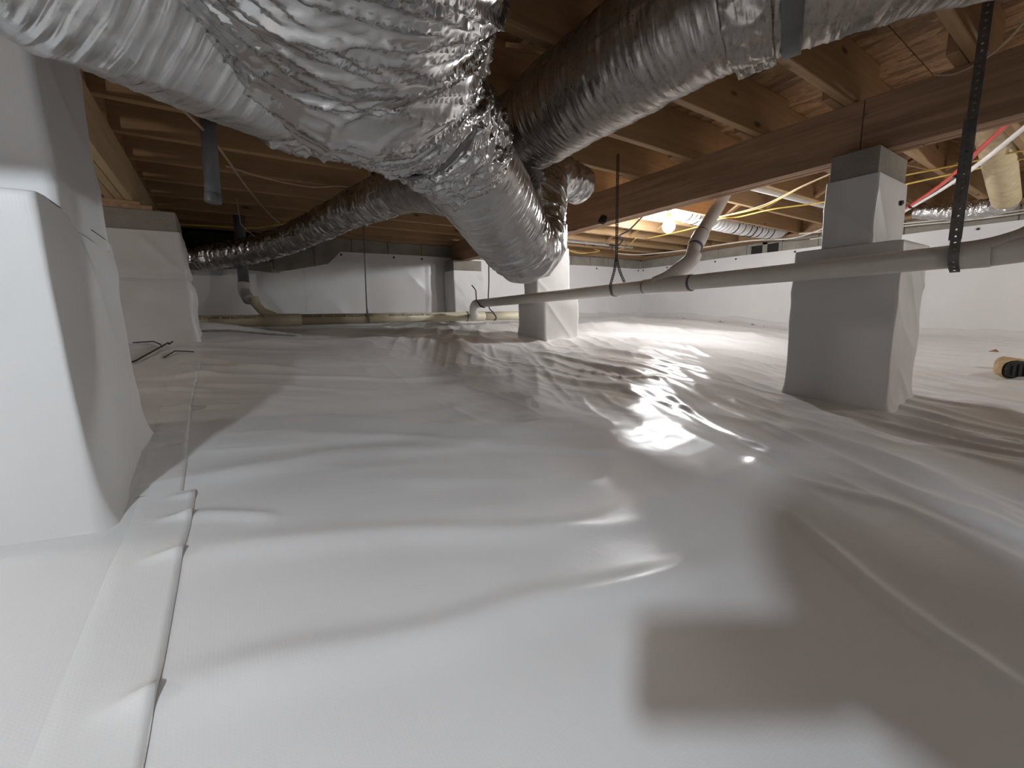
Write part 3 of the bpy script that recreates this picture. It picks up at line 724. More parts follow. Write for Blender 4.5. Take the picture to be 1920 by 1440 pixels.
YB, RB = 4.33, .051
t = thing('sewer_pipe', 'cream pipe with printed lettering lying along the foot of the back wall', 'pipe', (1.2, YB, -.05))
zb = lambda x: .014 - .0077 * (x + .2)
for a, b_ in ((-.6, .33), (.36, .52), (.55, 2.36), (2.52, 3.4)):
    pipe_part('pipe_length', [(a, YB, zb(a)), (b_, YB, zb(b_))], RB, M['pvc_cream'], t)
hub('pipe_coupling', (.30, YB, zb(.3)), (.60, YB, zb(.6)), RB + .005, M['pvc_cream'], t)
hub('pipe_wye', (2.33, YB, zb(2.33)), (2.56, YB, zb(2.56)), RB + .006, M['pvc_cream'], t)
hub('primer_ring', (2.322, YB, zb(2.33)), (2.330, YB, zb(2.33)), RB + .004, M['primer'], t)
hub('primer_ring', (2.560, YB, zb(2.56)), (2.570, YB, zb(2.56)), RB + .004, M['primer'], t)
hub('white_mark', (.505, YB, zb(.5)), (.515, YB, zb(.5)), RB + .0062, M['pvc_bright'], t)
# clean-out elbow leaning up at the left
pipe_part('riser_elbow', [(.42, YB - .0, zb(.4) + .01), (.37, YB + .01, .055), (.31, YB + .01, .085), (.265, YB + .01, .145), (.245, YB + .02, .205)], .036, M['pvc_cream'], t)
hub('elbow_hub', (.262, YB + .012, .15), (.243, YB + .02, .21), .042, M['pvc_cream'], t)
def print_text(s, x_right, parent):
    c = bpy.data.curves.new('pipe_print', 'FONT'); c.body = s; c.size = .031; c.extrude = .0004
    tmp = bpy.data.objects.new('pipe_print_tmp', c); COL.objects.link(tmp)
    dg = bpy.context.evaluated_depsgraph_get(); me = bpy.data.meshes.new_from_object(tmp.evaluated_get(dg))
    V = np.array([v.co[:] for v in me.vertices]); F = [tuple(p.vertices) for p in me.polygons]
    COL.objects.unlink(tmp); bpy.data.objects.remove(tmp); bpy.data.meshes.remove(me)
    # laid upside down round the upper front of the pipe
    X_ = x_right - V[:, 0]; ang = math.radians(46) - V[:, 1] / RB; R_ = RB + .0006 + V[:, 2]
    W = np.stack([X_, YB - R_ * np.cos(ang), zb(X_) + R_ * np.sin(ang)], -1)
    mesh_obj('pipe_print', W, F, M['ink'], parent)
print_text('CHARLOTTE PIPE  4IN PVC DWV', .24, t)
print_text('CHARLOTTE PIPE  4IN PVC DWV  ASTM D2665', 1.25, t)
print_text('CHARLOTTE PIPE  4IN PVC DWV  ASTM D2665', 2.05, t)

t = thing('vent_riser', 'grey vertical pipe standing before the back wall behind the thin foil duct', 'pipe', (.235, 4.72, .2))
pipe_part('pipe_length', [(.24, 4.72, 1.1), (.205, 4.72, .34)], .045, M['grey_pipe'], t)
pipe_part('boot_sleeve', [(.205, 4.72, .36), (.20, 4.70, .28), (.225, 4.6, .20)], .05, M['wrap'], t)
t = thing('pipe_drop', 'dark grey pipe hanging down between the joists left of centre', 'pipe', (.045, 2.6, .58))
pipe_part('pipe_length', [(.064, 2.6, 1.14), (.031, 2.6, .59)], .033, M['grey_pipe'], t)
hub('pipe_cap', (.033, 2.6, .62), (.030, 2.6, .578), .036, M['grey_pipe'], t)

# ------------------------------------------------------------------ straps and wires
def strap(pts, wd, normal_w, hole=.0127, th=.0012, hole_f=.27):
    """perforated strap: a ladder of cells, each with a real hole"""
    P, q = resample(np.array(spline(pts, 8)), hole); n = len(P); wv = np.array(normal_w, float); wv /= np.linalg.norm(wv)
    T = np.gradient(P, axis=0); T /= np.linalg.norm(T, axis=1)[:, None]; Nn = np.cross(T, wv)
    mb = MB(); a = np.linspace(0, 2 * np.pi, 8, endpoint=False)
    for i in range(n - 1):
        c = (P[i] + P[i + 1]) / 2; tt = T[i]; L = np.linalg.norm(P[i + 1] - P[i]); nn = Nn[i]
        for sgn in (1, -1):
            o8 = [c + tt * L / 2 * x + wv * wd / 2 * y_ + nn * sgn * th / 2 for x, y_ in ((1, 0), (1, 1), (0, 1), (-1, 1), (-1, 0), (-1, -1), (0, -1), (1, -1))]
            i8 = [c + tt * L * hole_f * math.cos(k) + wv * min(wd * .26, L * hole_f * 1.1) * math.sin(k) + nn * sgn * th / 2 for k in a]
            F = [(k, (k + 1) % 8, 8 + (k + 1) % 8, 8 + k) for k in range(8)]
            mb.add(o8 + i8, F if sgn > 0 else [f[::-1] for f in F])
        e = [P[i] + wv * wd / 2 + nn * th / 2, P[i] + wv * wd / 2 - nn * th / 2, P[i + 1] + wv * wd / 2 - nn * th / 2, P[i + 1] + wv * wd / 2 + nn * th / 2]
        mb.add(e, [(0, 1, 2, 3)]); mb.add([v_ - wv * wd for v_ in e], [(3, 2, 1, 0)])
    return mb
yS = 1.99
t = thing('hanger_strap', 'black perforated strap hanging from a joist to the middle of the white drain pipe', 'strap', (XD, yS, .12))
put('strap_tail', strap([(XD - .03, yS, 1.0), (XD - .03, yS, .6), (XD - .03, yS, .33)], .024, (0, 1, 0)), M['strap'], t)
RS = RD + .003
def saddle(y, w_top, zt, xo):
    z0 = dz(y); return [(XD + xo, y, zt), (XD - RS - .004, y + w_top, z0 + .05), (XD - RS, y + w_top, z0), (XD - RS * .7, y + w_top, z0 - RS * .7), (XD, y + w_top, z0 - RS), (XD + RS * .7, y + w_top, z0 - RS * .7), (XD + RS, y + w_top, z0)]
put('strap_loop', strap([(XD - .032, yS, .36), (XD - .04, yS + .01, .27), (XD - RS - .003, yS + .035, dz(yS) + .03)] + saddle(yS, .035, 0, 0)[2:], .022, (0, 1, .1)), M['strap'], t)
put('strap_loop', strap([(XD - .030, yS, .36), (XD - .02, yS - .02, .27), (XD + .0, yS - .045, dz(yS) + RS)], .022, (0, 1, -.1)), M['strap'], t)
yS2 = .388
t = thing('hanger_strap', 'wide dark perforated strap holding the drain pipe near the right edge', 'strap', (XD, yS2, .12))
put('strap_tail', strap([(XD - .04, yS2 + .004, .98), (XD - .05, yS2 + .002, .6), (XD - RS - .012, yS2, .25), (XD - RS - .011, yS2, dz(yS2)), (XD - RS * .75, yS2, dz(yS2) - RS * .85), (XD, yS2, dz(yS2) - RS - .011)], .028, (0, 1, 0), .022, hole_f=.17), M['strap'], t)
put('strap_tail', strap([(XD - .058, yS2 + .004, .62), (XD - .062, yS2 + .002, .4), (XD - RS - .022, yS2, .22)], .034, (0, 1, 0), .022, hole_f=.15), M['strap'], t)
def wire(name, label, cat, pts, r, mat, group=None, n=14, m=7, base=None):
    P = spline(pts, n) if len(pts) > 2 else np.array(pts, float)
    return tag(put(name, MB().tube(P, r, m), mat, None, smooth=True), label, cat, group)
t = thing('pipe_hanger', 'straight dark hanger strip from joist down to the cream pipe, left of the middle', 'strap', (1.2, YB - .06, -.02))
put('strip', MB().bar((1.225, YB - .058, .93), (1.19, YB - .058, .12), .012, .004), M['strap'], t)
put('strip_fork', MB().bar((1.19, YB - .058, .125), (1.178, YB - .058, -.04), .008, .004).bar((1.19, YB - .058, .125), (1.206, YB - .058, -.045), .010, .004), M['strap'], t)
wire('hanger_wire', 'bent black hanger wire looped over the elbow end of the white drain pipe', 'wire', [(2.14, 3.84, .31), (2.17, 3.83, .27), (2.175, 3.82, .24), (2.19, 3.84, .16), (2.205, 3.83, dz(3.83)), (2.215, 3.80, dz(3.8) - .035), (2.25, 3.78, dz(3.8) - .047)], .006, M['cable_black'])
wire('hanger_wire', 'thin black hanger wire dropping behind the duct bend to the cream pipe', 'wire', [(2.62, 4.27, .86), (2.61, 4.27, .40), (2.595, 4.27, .22), (2.60, 4.27, .09), (2.66, 4.275, .03), (2.70, 4.28, -.03), (2.69, 4.31, -.062)], .007, M['cable_black'])
# cables
wire('cable', 'tan cable strung diagonally below the joists left of the grey pipe drop', 'cable', [(-.11, 2.20, .905), (.033, 2.588, .90), (.099, 2.837, .90), (.268, 3.6, .90), (.48, 4.4, .90), (.62, 4.70, .885)], .007, M['cable_tan'])
wire('cable', 'bright yellow cable sagging before the back wall behind the thin duct', 'cable', [(-.4, 4.82, .86), (-.18, 4.80, .862), (.316, 4.70, .86), (.512, 4.478, .87), (.9, 4.1, .885), (1.2, 3.9, .90)], .008, M['cable_yellow'])
wire('cable', 'thin tan cable sagging along the dark joists above the thin duct', 'cable', [(.12, 3.10, .905), (.35, 3.2, .893), (.6, 3.22, .885), (.8, 3.16, .90), (1.1, 3.24, .89), (1.3, 3.2, .90)], .005, M['cable_tan'])
wire('thin_wire', 'thin wire hanging from a joist down onto the thin foil duct', 'wire', [(.195, 3.95, .93), (.20, 3.95, .80), (.21, 3.98, .74), (.30, 4.2, .70)], .004, M['cable_tan'])
t = thing('duct_hanger', 'dark strap and pale wire holding up the thin foil duct near the middle', 'strap', (.88, 2.75, .9))
put('strap_tail', MB().tube(spline([(.72, 2.5, 1.05), (.80, 2.62, .93), (.87, 2.74, .885), (.90, 2.80, .87), (.955, 2.83, .80)], 8), .010, 6), M['cable_black'], t)
put('wire_tail', MB().tube(spline([(.80, 2.6, 1.0), (.84, 2.72, .93), (.865, 2.80, .86), (.862, 2.82, .80), (.865, 2.86, .86)], 8), .007, 6), M['cable_tan'], t)
wire('cable', 'yellow cable sagging past the lit bulb and on under the near joists', 'cable', [(4.55, 3.6, .905), (4.42, 3.05, .885), (4.30, 2.7, .875), (4.22, 2.43, .89), (4.36, 2.32, .90), (4.33, 1.995, .90), (4.496, 1.6, .905), (4.42, .9, .905), (4.38, .3, .905), (4.4, -.4, .905)], .0065, M['cable_yellow'])
wire('cable', 'second yellow cable slanting up toward the girder beside the right pier', 'cable', [(4.2, 2.45, .905), (4.19, 2.37, .90), (4.149, 2.003, .90), (3.77, 1.55, .90), (3.6, 1.30, .905)], .0055, M['cable_yellow'])
wire('cable', 'grey cable crossing the yellow cables beyond the girder', 'cable', [(4.05, 2.75, .895), (4.1, 2.4, .885), (4.02, 1.95, .885), (3.70, 1.52, .89), (3.55, 1.25, .90)], .005, M['cable_tan'])
wire('cable', 'upper yellow cable right of the right pier behind the red pipe', 'cable', [(4.15, 1.35, .905), (4.113, 1.019, .90), (4.138, .761, .90), (4.12, .45, .90), (4.1, -.3, .905)], .006, M['cable_yellow'])
wire('cable', 'short yellow cable end looping under a joist by the black strap', 'cable', [(4.98, 4.5, .90), (4.80, 4.11, .895), (4.66, 3.95, .89), (4.386, 3.62, .905)], .008, M['cable_yellow'])
wire('cable', 'small yellow cable loop near the far corner under the joists', 'cable', [(4.3, 4.75, .90), (4.5, 4.70, .87), (4.75, 4.6, .90), (4.55, 4.5, .905)], .008, M['cable_yellow'])
wire('cable', 'white cable draped along the top of the right wall', 'cable', [(5.09, 4.573, .885), (5.45, 4.42, .865), (5.70, 3.84, .865), (5.82, 3.0, .875), (5.9, 2.5, .835), (5.75, 2.15, .855), (5.60, 1.95, .88), (5.7, 1.6, .90)], .008, M['cable_white'])
wire('cable', 'upper white cable along the right wall toward the right edge', 'cable', [(5.9, 2.4, .875), (6.0, 1.9, .85), (6.05, 1.45, .835), (6.08, 1.05, .815), (6.08, .65, .81), (6.06, .2, .84)], .007, M['cable_white'])
wire('cable', 'lower white cable along the right wall toward the right edge', 'cable', [(5.95, 2.3, .80), (6.05, 1.85, .815), (6.06, 1.42, .81), (6.09, 1.05, .79), (6.09, .65, .785), (6.07, .2, .80)], .007, M['cable_white'])
wire('cable', 'black cable looping from the girder across to the perforated strap', 'cable', [(3.48, 2.78, .915), (3.62, 3.0, .885), (3.80, 3.25, .875), (3.985, 3.53, .885), (4.15, 3.62, .87), (4.2, 3.75, .82), (4.27, 3.95, .86), (4.6, 4.2, .90), (4.9, 4.5, .90)], .009, M['cable_black'])
wire('cable', 'white cable tail hanging at the open joist bay over the dark duct', 'cable', [(.60, 1.20, 1.02), (.625, 1.20, 1.00), (.66, 1.22, .985), (.69, 1.235, .955), (.70, 1.24, .92)], .006, M['cable_white'])
wire('cable', 'thin grey cable swinging across the upper right corner', 'cable', [(2.46, .56, .90), (2.44, .50, .872), (2.38, .42, .862), (2.30, .345, .875), (2.22, .28, .92), (2.17, .23, .99)], .005, M['cable_tan'])
wire('water_line', 'red plastic water line clipped under the joists at the right', 'pipe', [(3.0, .33, .89), (3.402, .479, .88), (3.687, .59, .875), (4.239, .799, .868), (4.662, .986, .862), (5.255, 1.276, .86), (5.8, 1.55, .86)], .013, M['pex_red'], m=12)
t = thing('water_line', 'white plastic water line beside the red one at the right', 'pipe', (4.4, .85, .84))
put('tube', MB().tube(spline([(3.0, .235, .875), (3.452, .415, .868), (4.079, .68, .852), (4.648, .943, .852), (5.251, 1.26, .85), (5.8, 1.53, .85)], 14), .014, 12), M['pex_white'], t, smooth=True)
for p in ((4.25, .785, .862), (5.15, 1.215, .856)):
    put('clip', MB().tube([(p[0] - .012, p[1] - .004, p[2]), (p[0] + .012, p[1] + .006, p[2])], .024, 12), M['black'], t)

# ------------------------------------------------------------------ ducts and pipes beyond the girder
def white_flex():
    t = thing('flex_duct', 'white flexible duct with black spiral stripes beside the lit bulb', 'duct', (4.4, 2.6, .8))
    P = [(3.3, 2.69, 1.02), (3.6, 2.69, 1.0), (3.85, 2.69, .99), (4.3, 2.69, .965), (4.7, 2.70, .945), (5.3, 2.70, .94), (5.75, 2.69, .945), (6.0, 2.69, .97), (6.12, 2.69, 1.0)]
    S, q = resample(spline(P, 20), .01); r = .088 + .006 * np.sin(q * 2 * np.pi / .075)
    put('sleeve', MB().tube(S, r, 28), M['white_flex'], t, smooth=True)
    N, B, T = frames(S)
    for k in range(6, 250, 13):
        if k + 3 >= len(S) or (110 < k < 150): continue
        a = np.linspace(0, 2 * np.pi, 40); h = np.linspace(0, 1, 40)
        i = np.clip((k + h * 6).astype(int), 0, len(S) - 1)
        C = S[i] + (r[i] + .002)[:, None] * (np.cos(a)[:, None] * N[i] + np.sin(a)[:, None] * B[i])
        put('spiral_stripe', MB().tube(C, .0065, 5), M['black'], t)
white_flex()
tag(put('vent_pipe', MB().tube([(3.2, 1.84, .955), (5.9, 1.76, .955)], .030, 20), M['pvc_bright'], None, smooth=True), 'white plastic pipe up between the joists left of the right pier', 'pipe')
tag(put('vent_pipe', MB().tube([(3.6, 4.33, .95), (5.2, 4.36, .95)], .022, 16), M['pvc_bright'], None, smooth=True), 'white plastic pipe between the far joists near the corner', 'pipe')
t = thing('dryer_duct', 'tan round duct slanting down at the right edge into a shiny foil elbow', 'duct', (4.9, .7, .75))
put('tan_sleeve', MB().tube(spline([(3.6, .585, 1.03), (4.0, .60, .985), (4.6, .635, .885), (5.25, .675, .795)], 10), .082, 24), M['tan_duct'], t, smooth=True)
duct_part('foil_elbow', [(5.22, .66, .775, .072), (5.34, .74, .775, .072), (5.40, .90, .775, .070), (5.42, 1.05, .80, .068), (5.44, 1.25, .855, .065)], 'bunch', M['foil_crumple'], t, 35, .006, 90, .6)

# ------------------------------------------------------------------ lit bulb
t = thing('light_bulb', 'bare lit bulb hanging under the joists beyond the girder', 'bulb', (LAMP_B[0], LAMP_B[1], LAMP_B[2] - .06))
V = []
prof = [(.0, -.058), (.022, -.054), (.040, -.042), (.053, -.022), (.058, .0), (.055, .022), (.044, .042), (.030, .058), (.022, .070)]
for r, z in prof:
    for j in range(20): V.append((LAMP_B[0] + r * math.cos(j * math.pi / 10), LAMP_B[1] + r * math.sin(j * math.pi / 10), LAMP_B[2] + z))
put('globe', MB().add(V, grid_faces(len(prof), 20, True)), M['bulb'], t, smooth=True)
put('lamp_holder', MB().tube([(LAMP_B[0], LAMP_B[1], LAMP_B[2] + z) for z in (.068, .07, .11, .113)], [.02, .024, .026, .012], 16), M['cable_yellow'], t, smooth=True)
# ------------------------------------------------------------------ things on the liner
def fz(x, y): return float(floor_z(x, y))
def litter(label, pts, r, grp=None):
    return tag(put('twig', MB().tube([(x, y, fz(x, y) + h) for x, y, h in pts], r, 6), M['cable_black'], None), label, 'twig', grp)
litter('dark bent twig lying on the liner between the large left pier and the rear pier', [(-.36, 2.50, .004), (-.346, 2.523, .006), (-.305, 2.683, .012), (-.267, 2.927, .02), (-.258, 2.96, .026), (-.254, 2.95, .02), (-.243, 3.014, .026)], .0042)
litter('thin brown twig at the foot of the rear left pier', [(-.42, 3.09, .006), (-.33, 3.07, .012), (-.30, 3.02, .01), (-.281, 2.911, .006)], .0035)
litter('fine forked twig lying nearest the taped seam before the rear pier', [(-.25, 2.586, .004), (-.215, 2.715, .010), (-.17, 2.74, .008), (-.141, 2.752, .006)], .003)
# flap of lifted liner behind the rear pier
V = []
for i in range(24):
    for j in range(8):
        a = i / 23; b_ = j / 7
        x = -.13 + .62 * a; y_ = 3.62 + .10 * b_ + .02 * math.sin(a * 5)
        V.append((x, y_, fz(x, 3.62) + .012 + .055 * (1 - a) * math.sin(b_ * 2.2) + .006 * random.random()))
mesh_obj('liner_flap', V, grid_faces(24, 8, False), M['tape'], floor, smooth=True)
# work boot on its side, sole to the camera
bx = thing('work_boot', 'tan work boot with black sole lying on its side at the right edge', 'boot', (3.70, .35, fz(3.70, .35)))
ax_ = np.array([RX.x, RX.y, 0]); ax_ /= np.linalg.norm(ax_); bk = np.array([-ax_[1], ax_[0], 0])
half = [(0, .0), (.004, .022), (.016, .036), (.04, .046), (.08, .050), (.13, .043), (.18, .036), (.23, .038), (.265, .034), (.28, .02), (.284, 0)]
outl = half + [(x, -y_ * 1.05) for x, y_ in half[-2:0:-1]]
C0 = np.array([3.69, .374, fz(3.72, .35) + .050])
def pt(a, h, d): return C0 + ax_ * a + np.array([0, 0, 1]) * h + bk * d
n = len(outl)
rows = [[pt(a * .985 + .002, h * .90, -.012) for a, h in outl], [pt(a, h, -.006) for a, h in outl], [pt(a, h, .016) for a, h in outl]]
V = np.array(rows).reshape(-1, 3); F = grid_faces(3, n, True) + [tuple(range(n))]
mesh_obj('outsole', V, F, M['boot_sole'], bx)
for k in range(7):
    a = .02 + k * .036; hh = np.interp(a, [p[0] for p in half], [p[1] for p in half]) * .72
    q = [pt(a, -hh, -.012), pt(a + .018, -hh, -.012), pt(a + .018, hh, -.012), pt(a, hh, -.012)]; q2 = [p - bk * .006 for p in q]
    mesh_obj('tread_lug', q + q2, [(4, 5, 6, 7), (0, 1, 5, 4), (1, 2, 6, 5), (2, 3, 7, 6), (3, 0, 4, 7)], M['boot_sole'], bx)
rows = []
for d, sc_, tr in ((.014, 1.05, 0), (.022, 1.09, 0), (.030, 1.06, 0), (.05, 1.0, .0), (.075, .86, .012), (.095, .60, .05), (.11, .42, .11)):
    rows.append([pt(tr + (a - .0) * (1 - tr / .29) - .006 * (sc_ > 1), h * sc_, d) for a, h in outl])
V = np.array(rows).reshape(-1, 3)
mesh_obj('upper', V, grid_faces(len(rows), n, True) + [tuple(range((len(rows) - 1) * n, len(rows) * n))], M['boot_tan'], bx, smooth=True)
rows = []
for s_, r in ((0, .046), (.05, .048), (.11, .052), (.15, .055)):
    rows.append([pt(.235 + r * math.cos(a), r * .95 * math.sin(a), .07 + s_) for a in np.linspace(0, 2 * math.pi, 16, endpoint=False)])
mesh_obj('shaft', np.array(rows).reshape(-1, 3), grid_faces(4, 16, True), M['boot_tan'], bx, smooth=True)
tag(mesh_obj('soil_crumb', [(4.86 + .024 * math.cos(k), .568 + .03 * math.sin(k * 1.0), fz(4.86, .568) + (.004 if k < 6 else .022)) for k in range(7)], [(0, 1, 6), (1, 2, 6), (2, 3, 6), (3, 4, 6), (4, 5, 6), (5, 0, 6)], M['soil']), 'lone reddish-brown crumb on the white liner just behind the work boot', 'soil')

# ------------------------------------------------------------------ the photographer, crouching behind the lens
per = thing('person', 'person in grey shirt and dark trousers crouching and holding up a phone', 'person', (.3, -.7, -.46))
def skin_body(name, joints, bones, mats, pick, parent, levels=3):
    keys = list(joints); ix = {k: i for i, k in enumerate(keys)}
    me = bpy.data.meshes.new(name); me.from_pydata([(joints[k][0], joints[k][1], joints[k][2] + ZC) for k in keys], [(ix[a], ix[b_]) for a, b_ in bones], [])
    tmp = bpy.data.objects.new(name, me); COL.objects.link(tmp)
    sk = tmp.modifiers.new('skin', 'SKIN'); sd = tmp.modifiers.new('sub', 'SUBSURF'); sd.levels = levels; sd.render_levels = levels
    for i, k in enumerate(keys):
        v_ = me.skin_vertices[0].data[i]; r = joints[k][3]; v_.radius = (r, joints[k][4] if len(joints[k]) > 4 else r); v_.use_root = (i == 0)
    bpy.context.view_layer.update(); dg = bpy.context.evaluated_depsgraph_get()
    m2 = bpy.data.meshes.new_from_object(tmp.evaluated_get(dg))
    V = np.array([v_.co[:] for v_ in m2.vertices]) - np.array([0, 0, ZC]); F = [tuple(p.vertices) for p in m2.polygons]
    COL.objects.unlink(tmp); bpy.data.objects.remove(tmp); bpy.data.meshes.remove(m2)
    o = mesh_obj(name, V, F, mats, parent, smooth=True)
    cen = np.array([V[list(f)].mean(0) for f in F]); J = np.array([joints[k][:3] for k in keys])
    a = np.array([J[ix[b_[0]]] for b_ in bones]); e = np.array([J[ix[b_[1]]] for b_ in bones])
    ab = e - a; t_ = np.clip(((cen[:, None] - a) * ab).sum(-1) / ((ab ** 2).sum(-1) + 1e-9), 0, 1)
    d_ = np.linalg.norm(cen[:, None] - (a + t_[..., None] * ab), axis=-1); near = d_.argmin(1)
    o.data.polygons.foreach_set('material_index', [pick(bones[k], float(t_[i, k])) for i, k in enumerate(near)])
    return o
J = {'pelvis': (.34, -.86, -.18, .125, .14), 'waist': (.28, -.72, -.12, .115, .13), 'chest': (.17, -.52, -.03, .12, .15), 'upper': (.09, -.40, .02, .10, .12), 'neck': (.035, -.315, .06, .048), 'skull': (.005, -.265, .11, .05),
     'rsh': (.24, -.38, -.02, .06), 'rel': (.31, -.24, -.24, .042), 'rwr': (.185, -.125, -.11, .028), 'rpalm': (.16, -.098, -.06, .030, .016),
     'lsh': (-.03, -.50, -.03, .06), 'lel': (-.08, -.47, -.26, .043), 'lwr': (-.02, -.38, -.43, .029), 'lpalm': (.0, -.33, -.447, .016, .032),
     'rhip': (.42, -.80, -.20, .095), 'rkn': (.52, -.46, -.40, .06), 'ran': (.70, -.86, -.42, .042), 'rtoe': (.76, -.95, -.435, .045, .036),
     'lhip': (.24, -.92, -.20, .095), 'lkn': (.12, -.62, -.40, .06), 'lan': (.40, -1.06, -.42, .042), 'ltoe': (.46, -1.15, -.435, .045, .036)}
Bn = [('pelvis', 'waist'), ('waist', 'chest'), ('chest', 'upper'), ('upper', 'neck'), ('neck', 'skull'), ('upper', 'rsh'), ('rsh', 'rel'), ('rel', 'rwr'), ('rwr', 'rpalm'), ('upper', 'lsh'), ('lsh', 'lel'), ('lel', 'lwr'), ('lwr', 'lpalm'),
      ('pelvis', 'rhip'), ('rhip', 'rkn'), ('rkn', 'ran'), ('ran', 'rtoe'), ('pelvis', 'lhip'), ('lhip', 'lkn'), ('lkn', 'lan'), ('lan', 'ltoe')]
def cam_pt(a, d, b_): return np.array([RX.x, RX.y, RX.z]) * a - np.array([UP.x, UP.y, UP.z]) * d + np.array([BK.x, BK.y, BK.z]) * b_
# fingers of the right hand close round the free end of the phone, the thumb lies on its screen
for i, (d0, ln) in enumerate(((.012, .9), (.030, 1.0), (.048, .95), (.064, .78))):
    p = [cam_pt(.150, d0, .030), cam_pt(.150, d0, .004), cam_pt(.150 - .022 * ln, d0, -.006), cam_pt(.150 - .046 * ln, d0 + .002, -.005)]
    for q, pp in enumerate(p): J['rf%d%d' % (i, q)] = (pp[0], pp[1], pp[2], .0085 - .0008 * q)
    Bn += [('rpalm', 'rf%d0' % i)] + [('rf%d%d' % (i, q), 'rf%d%d' % (i, q + 1)) for q in range(3)]
p = [cam_pt(.152, .055, .045), cam_pt(.135, .045, .034), cam_pt(.108, .036, .027)]
for q, pp in enumerate(p): J['rt%d' % q] = (pp[0], pp[1], pp[2], .011 - .001 * q)
Bn += [('rpalm', 'rt0'), ('rt0', 'rt1'), ('rt1', 'rt2')]
for i, (ang, ln) in enumerate(((-.45, .80), (-.15, .95), (.12, .92), (.4, .72))):
    base = np.array([0.0, -.33, -.450]); dr = np.array([math.sin(ang), math.cos(ang), 0])
    for q in range(3):
        pp = base + dr * (.035 + .028 * q * ln); J['lf%d%d' % (i, q)] = (pp[0], pp[1], -.452, .0085 - .0008 * q)
    Bn += [('lpalm', 'lf%d0' % i), ('lf%d0' % i, 'lf%d1' % i), ('lf%d1' % i, 'lf%d2' % i)]
J['lt0'] = (.03, -.34, -.45, .010); J['lt1'] = (.055, -.315, -.452, .009); Bn += [('lpalm', 'lt0'), ('lt0', 'lt1')]
def pick(bn, t_):
    a, b_ = bn
    if b_ in ('rhip', 'lhip', 'rkn', 'lkn', 'ran', 'lan') or (a == 'pelvis' and t_ < .45): return 2
    if b_ in ('rtoe', 'ltoe'): return 3
    if a[:2] in ('rf', 'lf', 'rt', 'lt') or a in ('rwr', 'lwr', 'rpalm', 'lpalm') or (b_ in ('rwr', 'lwr') and t_ > .75) or b_ == 'skull' or (b_ == 'neck' and t_ > .6): return 0
    return 1
skin_body('body', J, Bn, [M['skin'], M['shirt'], M['trouser'], M['boot_sole']], pick, per)
# head: skull, nose, brow, lips, ears; looks along the phone
hc = np.array([-.03, -.215, .165]); fw = np.array([.52, .80, -.28]); fw /= np.linalg.norm(fw); sd_ = np.cross(fw, [0, 0, 1]); sd_ /= np.linalg.norm(sd_); hu = np.cross(sd_, fw)
V = []; NV, NH = 28, 40
for i in range(NV):
    ph_ = math.pi * i / (NV - 1)
    for j in range(NH):
        th_ = 2 * math.pi * j / NH
        z = math.cos(ph_); rr = math.sin(ph_); fx = rr * math.cos(th_); sx = rr * math.sin(th_)
        ry = .095 + (.008 if fx < 0 else 0); rx_ = .075 * (1 - .22 * max(0, -z) ** 1.5); rz = .115
        f_ = fx * ry * (1 - .10 * max(0, -z)); 
        if fx > .4:
            f_ += .024 * math.exp(-((sx / .16) ** 2 + ((z + .10) / .20) ** 2)) + .006 * math.exp(-((sx / .6) ** 2 + ((z - .22) / .10) ** 2)) \
                - .010 * (math.exp(-(((sx - .36) / .16) ** 2 + ((z - .05) / .12) ** 2)) + math.exp(-(((sx + .36) / .16) ** 2 + ((z - .05) / .12) ** 2))) \
                + .006 * math.exp(-((sx / .28) ** 2 + ((z + .46) / .07) ** 2)) + .008 * math.exp(-((sx / .3) ** 2 + ((z + .80) / .14) ** 2))
        V.append(hc + fw * f_ + sd_ * sx * rx_ + hu * z * rz)
mesh_obj('head', V, grid_faces(NV, NH, True), M['skin'], per, smooth=True)
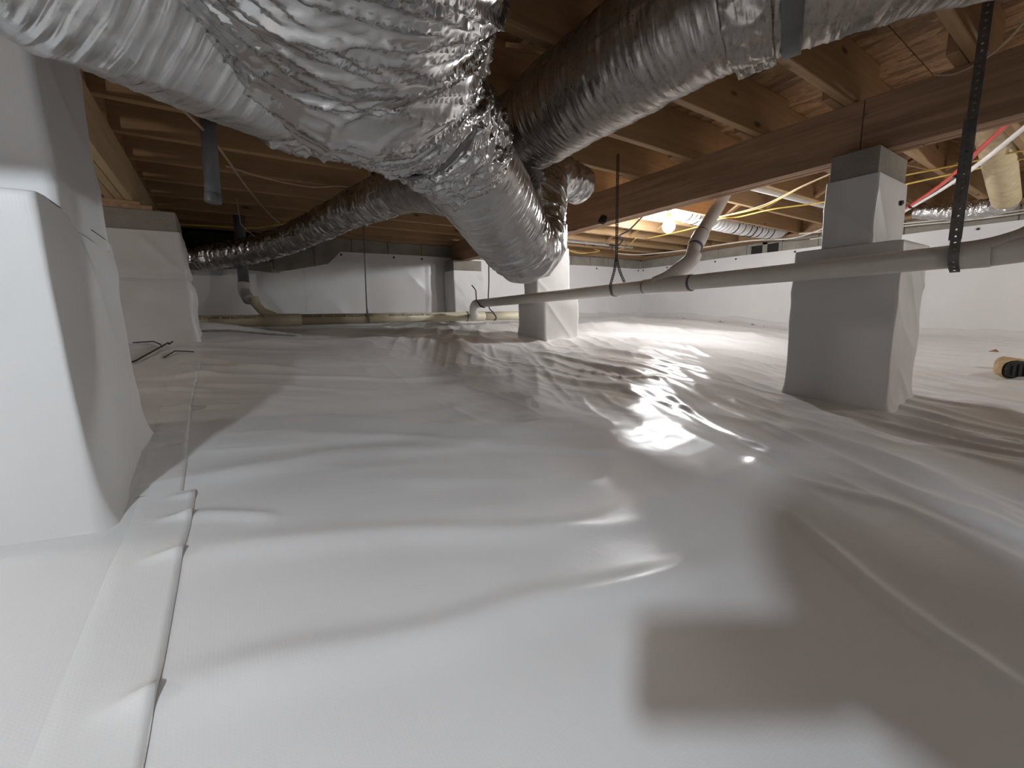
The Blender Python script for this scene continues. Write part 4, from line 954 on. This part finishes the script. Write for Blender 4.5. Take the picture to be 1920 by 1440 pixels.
for sg in (-1, 1):
    mb = MB(); E_ = []
    for i in range(7):
        for j in range(12):
            a = math.pi * i / 6; b_ = 2 * math.pi * j / 12
            E_.append(hc + sd_ * sg * (.076 + .009 * math.sin(a) * math.cos(b_)) + fw * (-.005 + .018 * math.sin(a) * math.sin(b_)) + hu * (.0 + .031 * math.cos(a)))
    put('ear', mb.add(E_, grid_faces(7, 12, True)), M['skin'], per, smooth=True)
    E_ = []
    for i in range(7):
        for j in range(10):
            a = math.pi * i / 6; b_ = 2 * math.pi * j / 10
            E_.append(hc + fw * (.079 + .011 * math.sin(a) * math.cos(b_)) + sd_ * (sg * .029 + .012 * math.sin(a) * math.sin(b_)) + hu * (.006 + .009 * math.cos(a)))
    put('eye', MB().add(E_, grid_faces(7, 10, True)), M['pvc_bright'], per, smooth=True)
V = []
for i in range(16):
    ph_ = math.pi * .62 * i / 15
    for j in range(36):
        th_ = 2 * math.pi * j / 36; z = math.cos(ph_); rr = math.sin(ph_); fx = rr * math.cos(th_); sx = rr * math.sin(th_)
        lim = max(0, fx); z2 = max(z, -.45 + 1.0 * lim)
        V.append(hc + fw * fx * .103 + sd_ * sx * .083 + hu * (z2 * .122 + .004) - fw * .006)
mesh_obj('hair', V, grid_faces(16, 36, True), M['hair'], per, smooth=True)
ph = thing('phone', 'black phone in the hand of the crouching person', 'phone', tuple(cam_pt(.05, .07, .01)))
def slab(name, a0, a1, d0, d1, b0, b1, rad, mat):
    pts = []
    for (ca, cd, st) in ((a1 - rad, d1 - rad, 0), (a0 + rad, d1 - rad, 90), (a0 + rad, d0 + rad, 180), (a1 - rad, d0 + rad, 270)):
        for k in range(6):
            an = math.radians(st + 18 * k); pts.append((ca + rad * math.cos(an), cd + rad * math.sin(an)))
    n_ = len(pts); V = [cam_pt(a, d, b0) for a, d in pts] + [cam_pt(a, d, b1) for a, d in pts]
    return mesh_obj(name, V, grid_faces(2, n_, True) + [tuple(range(n_)), tuple(range(2 * n_ - 1, n_ - 1, -1))], mat, ph)
slab('case', -.024, .138, -.006, .072, .004, .0125, .010, M['phone'])
slab('screen', -.020, .134, -.002, .068, .0125, .0132, .007, M['dark_hole'])
